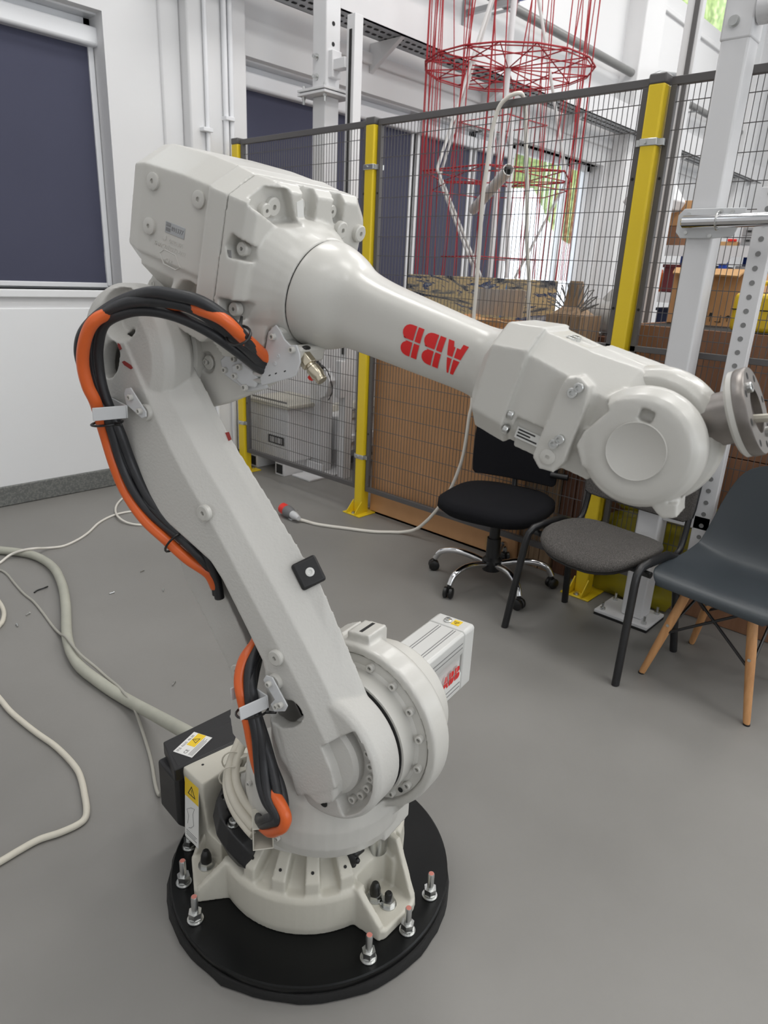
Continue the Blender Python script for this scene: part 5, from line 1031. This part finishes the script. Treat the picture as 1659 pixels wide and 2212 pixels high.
oc_ = obj('power_cable', G().tube(spline(ORANGE_A, 7), .0118, 12, m=TF), M['orange'], rob, sharp=0); oc_['label'] = 'orange cable arching over the elbow'
for p in BLACK_A: obj('signal_cable', G().tube(spline(p, 7), .0105, 12, m=TF), M['rubber'], rob, sharp=0)
oc_ = obj('power_cable', G().tube(spline(ORANGE_B, 7), .0118, 12, m=TF), M['orange'], rob, sharp=0); oc_['label'] = 'orange cable loop at the arm foot'
for p in BLACK_B: obj('signal_cable', G().tube(spline(p, 7), .0098, 12, m=TF), M['rubber'], rob, sharp=0)
def tie(c, ax, r, tail, rx=1):
    f = along(c, Vector(c)+Vector(ax)); x = obj('cable_tie', G().tube([f @ Vector((r*rx*math.cos(R(a)), r*math.sin(R(a)), 0)) for a in range(0, 360, 20)], .0026, 6, True), M['blackcap'], rob)
    obj('tie_head', G().tube([f @ Vector((r*rx*math.cos(R(tail)), r*math.sin(R(tail)), 0)), f @ Vector(((r+.022)*rx*math.cos(R(tail)), (r+.022)*math.sin(R(tail)), 0))], [.004, .0025], 6), M['blackcap'], x)
tie(TF @ Vector((.192, -.218, .858)), TF.to_3x3() @ Vector((-.02, .6, -.45)), .031, 60, .75)
tie(TF @ Vector((.236, -.352, 1.095)), TF.to_3x3() @ Vector((-.05, .1, -1)), .030, 120)
tie(TF @ Vector((.165, -.048, 1.289)), TF.to_3x3() @ Vector((-.55, -.2, -.6)), .022, 80)
tie(TF @ Vector((.222, .022, .565)), TF.to_3x3() @ Vector((.05, .2, -1)), .032, 60)
# cable clips on the arm
def clip(c, w, s=1, up=.0):
    fb = LF @ tr(0, c, w)
    p = obj('cable_bracket', G().box(.205, .208, -.028, .030, -.012, .048, fb).box(.206, .262, -.031, -.028, -.012, .020, fb).box(.259, .262, -.075 if s else -.06, -.028, -.012, .020, fb), M['powder'], rob, I4, .002)
    for y, z in ((.012, .034), (.012, .0)): put(BOLTS, 'bracket_screw', 'powder', p, sidec(LF, .208, c+y-.01, w+z))
    for y in (-.045, -.062): put(capscrew(.0045, .003), 'bracket_rivet', 'powder', p, sidec(LF, .262, c+y+.005, w+.004))
    return p
def strap(q, ax, ay, lw, lh, dp):
    """U-shaped cable strap: q centre, ax outward across, ay along cable"""
    ax = (TF.to_3x3() @ Vector(ax)).normalized(); ay = (TF.to_3x3() @ Vector(ay)).normalized(); ax = (ax-ay*ax.dot(ay)).normalized(); az = ax.cross(ay)
    f = frame(TF @ Vector(q), ax, ay, az)
    p = obj('cable_bracket', G().box(-lw, lw, -lh, lh, dp, dp+.003, f).box(-lw, -lw+.003, -lh, lh, -dp*.3, dp, f).box(lw-.003, lw, -lh, lh, -dp*1.2, dp, f), M['powder'], rob, I4, .0015)
    for x in (-.55, -.25): put(capscrew(.0042, .003), 'bracket_rivet', 'powder', p, f @ tr(lw*x, 0, dp+.003))
    return p, f
def plate(fr, poly, parent, screws=()):
    p = obj('bracket_plate', G().prism(poly, 0, .003, fr), M['powder'], parent, I4, .0008)
    for x, y in screws: put(BOLTS, 'bracket_screw', 'powder', p, fr @ tr(x, y, .003))
    return p
f = sidec(LF, .215, .012, .767)
p, _ = strap((.242, -.352, 1.125), (.25, 1, 0), (0, -.05, -1), .042, .013, .030)
plate(f, [(-.02, .05), (-.008, .056), (.006, .05), (.016, -.008), (.010, -.016), (-.004, -.012), (-.028, .03)], p, ((-.004, .034), (.004, .0)))
p, _ = strap((.232, .012, .592), (.25, 1, .1), (0, .1, -1), .040, .014, .028)
plate(sidec(LF, .214, .006, .176), [(-.014, .014), (.0, .020), (.014, .012), (.018, -.05), (.004, -.058), (-.026, -.052), (-.026, -.036), (-.008, -.03)], p, ((0, .003), (.004, -.043), (-.008, -.043)))
# cable clamp plate and hose fitting under the upper arm
cp = obj('clamp_plate', G().prism([(.296, -.066), (.310, -.048), (.322, -.054), (.336, -.066), (.352, -.072), (.366, -.066), (.376, -.078), (.382, -.092), (.378, -.120), (.368, -.128), (.304, -.168), (.296, -.162)], 0, .004, side(UF, .096)), M['powder'], rob, I4, .001)
obj('clamp_arm', G().box(.02, .0955, .292, .322, -.078, -.052, UF), M['paint'], cp, I4, .008, 3); obj('clamp_arm', G().box(.02, .0955, .352, .374, -.10, -.070, UF), M['paint'], cp, I4, .006, 3)
for y, z in ((.311, -.070), (.361, -.077)): put(BOLTS, 'plate_screw', 'powder', cp, sidec(UF, .100, y, z))
for y, z in ((.330, -.100), (.325, -.116)): put(capscrew(.004, .0012), 'plate_rivet', 'powder', cp, sidec(UF, .100, y, z))
for y, z in ((.318, -.142), (.332, -.133), (.352, -.121)): stuff(obj('scratch', G().box(0, .0004, -.0025, .0025, -.001, .001, UF @ tr(.1001, y, z) @ rot(40, 'X')), M['ink'], cp))
fb = UF @ frame((.075, .366, -.088), (1, 0, 0), (0, .45, .89), (0, -.89, .45)) @ rot(180, 'X')
ft = obj('hose_fitting', G().lathe([(0, 0), (.015, 0), (.015, .022), (.0145, .024), (0, .024)], fb, 6).lathe([(0, .02), (.0105, .02), (.0105, .030), (.013, .030), (.013, .048), (.0105, .052), (.0105, .062), (0, .062)], fb, 18).lathe([(0, -.02), (.010, -.02), (.010, .002), (0, .002)], fb, 18), M['brass'], rob, I4, .0012)
obj('red_button', G().cyl((0, .010, .040), (0, .018, .040), .006, n=10, m=fb), M['plugred'], ft)
obj('rubber_grommet', G().tube([fb @ Vector((.0165*math.cos(R(a)), .0165*math.sin(R(a)), -.004)) for a in range(0, 360, 20)], .0045, 8, True), M['blackcap'], ft)
cb = obj('connector_block', G().prism([(.175, -.165), (.19, -.145), (.235, -.128), (.30, -.150), (.305, -.175), (.26, -.200), (.19, -.19)], .078, .090, side(UF, 0)).prism([(.215, -.160), (.245, -.145), (.29, -.158), (.285, -.180), (.25, -.190), (.225, -.182)], .090, .098, side(UF, 0)), M['powder'], rob, I4, .004)
for y, z in ((.196, -.178), (.215, -.148), (.232, -.176), (.262, -.188), (.240, -.155)): put(BOLTS, 'connector_screw', 'powder', cb, sidec(UF, .097 if y > .22 else .089, y, z))
for z in (-.172, -.160): obj('connector_pin', G().cyl((.09, .262, z), (.095, .30, z+.012), .006, n=12, m=UF), M['steel'], cb)
# connector box at the foot, black covers, labels
WF = tr(*B0)
bx = obj('connector_box', cast(G().rings([[WF @ Vector(p) for p in ((-.222+o, .142+o*.6, z), (.03, .165+o*.3, z), (.06, .225, z), (-.222+o, .232, z))] for z, o in ((.02, .03), (.16, .016), (.245, .006), (.256, .01))]).rings([[WF @ Vector(p) for p in ((-.20, .10, z), (-.05, .10, z), (.02, .17, z), (-.20, .20, z))] for z in (.01, .10)]), None, .004, 3), M['beige'], rob, I4)
obj('black_cover', G().rings([[WF @ Vector((x, y, z)) for x, y in ((-.236, .232), (.055, .205), (.07, .345), (-.20, .345))] for z in (.222, .258)]).rings([[WF @ Vector((x, y, z)) for x, y in ((-.225, .236), (.05, .21), (.06, .30), (-.21, .30))] for z in (.252, .2585)]), M['black'], rob, I4, .010, 3)
obj('black_connector_housing', G().rings([[WF @ Vector((x+dx, y, z)) for x, y in ((-.232, .236), (-.10, .236), (-.10, .33), (-.225, .335))] for z, dx in ((.03, .05), (.085, .0), (.224, .0))]), M['black'], rob, I4, .008, 3)
for x, y in ((-.175, .205), (-.135, .165)): obj('tapped_hole', G().lathe([(0, 0), (.0035, 0), (0, .0004)], WF @ tr(x, y, .2562), 12), M['seam'], bx)
lf = WF @ frame((-.19, .262, .2588), (.93, .36, 0), (-.36, .93, 0), (0, 0, 1))
l1 = obj('type_label', G().box(0, .085, -.022, .034, 0, .0008, lf), M['label_w'], bx)
obj('yellow_field', G().box(.035, .084, -.004, .020, .0008, .0012, lf), M['label_y'], l1); tri(lf @ tr(.058, .008, .0012), .012, l1)
text('IRB 4600', .011, lf @ tr(.004, .022, .0008), M['inkg'], l1, 'label_print', .0002); text('46-30', .010, lf @ tr(.05, .023, .0008), M['ink'], l1, 'handwriting', .0002); text('CE', .013, lf @ tr(.005, .0, .0008), M['ink'], l1, 'label_print', .0002)
g = G()
for k in range(4): g.box(.005, .075-.008*(k % 2), -.008-.0034*k, -.0066-.0034*k, .0008, .0011, lf)
stuff(obj('fine_print', g, M['inkg'], l1))
text('Roboty', .016, WF @ frame((-.065, .185, .2563), (.9, .42, 0), (-.42, .9, 0), (0, 0, 1)), M['inkg'], bx, 'pencil_writing', .0002); text('15. 05', .013, WF @ frame((-.055, .168, .2563), (.9, .42, 0), (-.42, .9, 0), (0, 0, 1)), M['inkg'], bx, 'pencil_writing', .0002)
sf_ = WF @ frame((-.2135, .225, .235), (0, -1, 0), (.055, 0, 1), (-1, 0, .055))
l2 = obj('safety_label', G().box(.003, .062, -.175, 0, .0, .0012, sf_), M['label_w'], bx); obj('yellow_field', G().box(.003, .062, -.052, 0, .0012, .0016, sf_), M['label_y'], l2)
tri(sf_ @ tr(.033, -.030, .0016), .019, l2)
obj('line_drawing', G().tube([sf_ @ Vector(p) for p in ((.015, -.13, .0014), (.02, -.105, .0014), (.012, -.09, .0014), (.03, -.075, .0014), (.045, -.07, .0014), (.038, -.09, .0014), (.042, -.12, .0014), (.03, -.135, .0014), (.02, -.14, .0014))], .0006, 5), M['inkg'], l2)
stuff(obj('fine_print', G().box(.01, .055, -.152, -.150, .0012, .0015, sf_).box(.01, .05, -.158, -.156, .0012, .0015, sf_).box(.01, .055, -.164, -.162, .0012, .0015, sf_), M['inkg'], l2))
# black end stop with two screws
g = G(); A_ = lambda r, a, z: TF @ Vector((r*math.cos(R(a)), r*math.sin(R(a)), z))
g.rings([[A_(.168, a, .110), A_(ro-.028, a, .110), A_(ro, a, zt-.045), A_(ro-.010, a, zt), A_(.178, a, zt), A_(.166, a, zt-.02)] for a, ro, zt in ((-55, .212, .205), (-49, .226, .226), (-36, .240, .234), (-22, .246, .234), (-12, .242, .222), (-5, .230, .195), (-1, .215, .165))])
cut = G()
for a, r_ in ((-38, .202), (-17, .214)): cut.cyl(A_(r_, a, .212), A_(r_, a, .26), .0155)
st = obj('end_stop', cast(g, cut, .0035, 2), M['black'], rob, I4)
for a, r_ in ((-38, .202), (-17, .214)):
    b_ = obj('stop_screw', capscrew(.0095, .014), M['steel'], st, frame(A_(r_, a, .218), sv, dv, uv)); obj('washer', G().lathe([(0, 0), (.0145, 0), (.0145, .003), (0, .003)], I4, 20), M['steel'], b_, frame(A_(r_, a, .2165), sv, dv, uv))
text('STOP', .010, TF @ frame((.192, -.098, .2345), (.45, .89, 0), (-.89, .45, 0), (0, 0, 1)), M['black'], st, 'cast_lettering', .001)
# cable guide running round the turret
GP = [(.055, -.172, .345), (.094, -.150, .33), (.128, -.140, .305), (.155, -.122, .288), (.178, -.092, .275), (.196, -.052, .265), (.206, -.012, .258), (.210, .012, .254)]
for k, (r_, dz, do) in enumerate(((.0105, .002, .002), (.009, -.012, .008), (.010, .010, -.014))):
    obj('base_cable', G().tube(spline([(x*(1+do/.2), y*(1+do/.2), z+dz) for x, y, z in GP], 6), r_, 12, m=TF), M['cordb'], rob, sharp=0)
gd = obj('cable_guide', G().rings([[TF @ (Vector(p)*s+Vector((0, 0, p[2]*(1-s)+dz))) for s, dz in ((.93, -.020), (1.06, -.024), (1.06, -.019), (.94, -.015))] for p in [Vector(q) for q in GP[2:]]]), M['beige'], rob, I4, .0015)
for q in (GP[2], GP[3]):
    v = Vector(q); obj('guide_lug', G().prism([(-.012, 0), (.012, 0), (.005, .03), (-.005, .03)], 0, .006, TF @ frame(v*.95+Vector((0, 0, .006+v.z*.05)), Vector((-v.y, v.x, 0)).normalized(), -Vector((v.x, v.y, -.01)).normalized(), (0, 0, 1))), M['beige'], gd, I4, .001)
    obj('guide_tie', G().tube([TF @ (v+Vector((.0, 0, -.002))+Vector((v.x, v.y, 0)).normalized()*.024*math.cos(R(a))+Vector((0, 0, .026*math.sin(R(a))))) for a in range(0, 360, 24)], .002, 6, True), M['cordb'], gd)
ob = obj('guide_outlet', G().box(-.022, -.019, -.03, .03, -.026, .026).box(.019, .022, -.03, .03, -.026, .026).box(-.022, .022, -.03, .03, -.029, -.026).box(-.022, .022, -.03, .03, .026, .029), M['beige'], rob, TF @ frame((.212, .036, .268), Vector((.96, -.28, 0)), Vector((.28, .96, 0)), (0, 0, 1)) @ rot(-28, 'Z'), .0015)
for (x, y, z) in ((.19, -.02, .345), (.205, .075, .262)): put(BOLTS, 'guide_screw', 'paint', ob, TF @ frame((x, y, z), (0, 1, 0), (0, 0, 1), (1, 0, 0)))
# star knob and release cylinder at the front of the base
g = G(); kf = TF @ frame((.066, .176, .160), (0, 1, 0), (-.2, 0, 1), (1, 0, .2))
g.lathe([(0, 0), (.013, 0), (.016, .006), (.016, .016), (.010, .02), (0, .02)], kf, 20)
for a in range(0, 360, 60): g.ball((.0155*math.cos(R(a)), .0155*math.sin(R(a)), .010), .0075, kf, (1, 1, .9), 10, 6)
g.cyl((0, 0, -.03), (0, 0, 0), .008, m=kf)
obj('star_knob', g, M['blackcap'], rob)
rc = obj('release_cylinder', G().lathe([(0, .0), (.021, .0), (.0225, .002), (.0225, .075), (0, .075)], TF @ tr(-.012, .188, .120), 28), M['steel'], rob); rc['label'] = 'bare metal cylinder at the front of the base'
obj('cylinder_collar', G().lathe([(0, .200), (.03, .200), (.03, .212), (0, .212)], TF @ tr(-.012, .188, -.005), 24), M['blackcap'], rc)
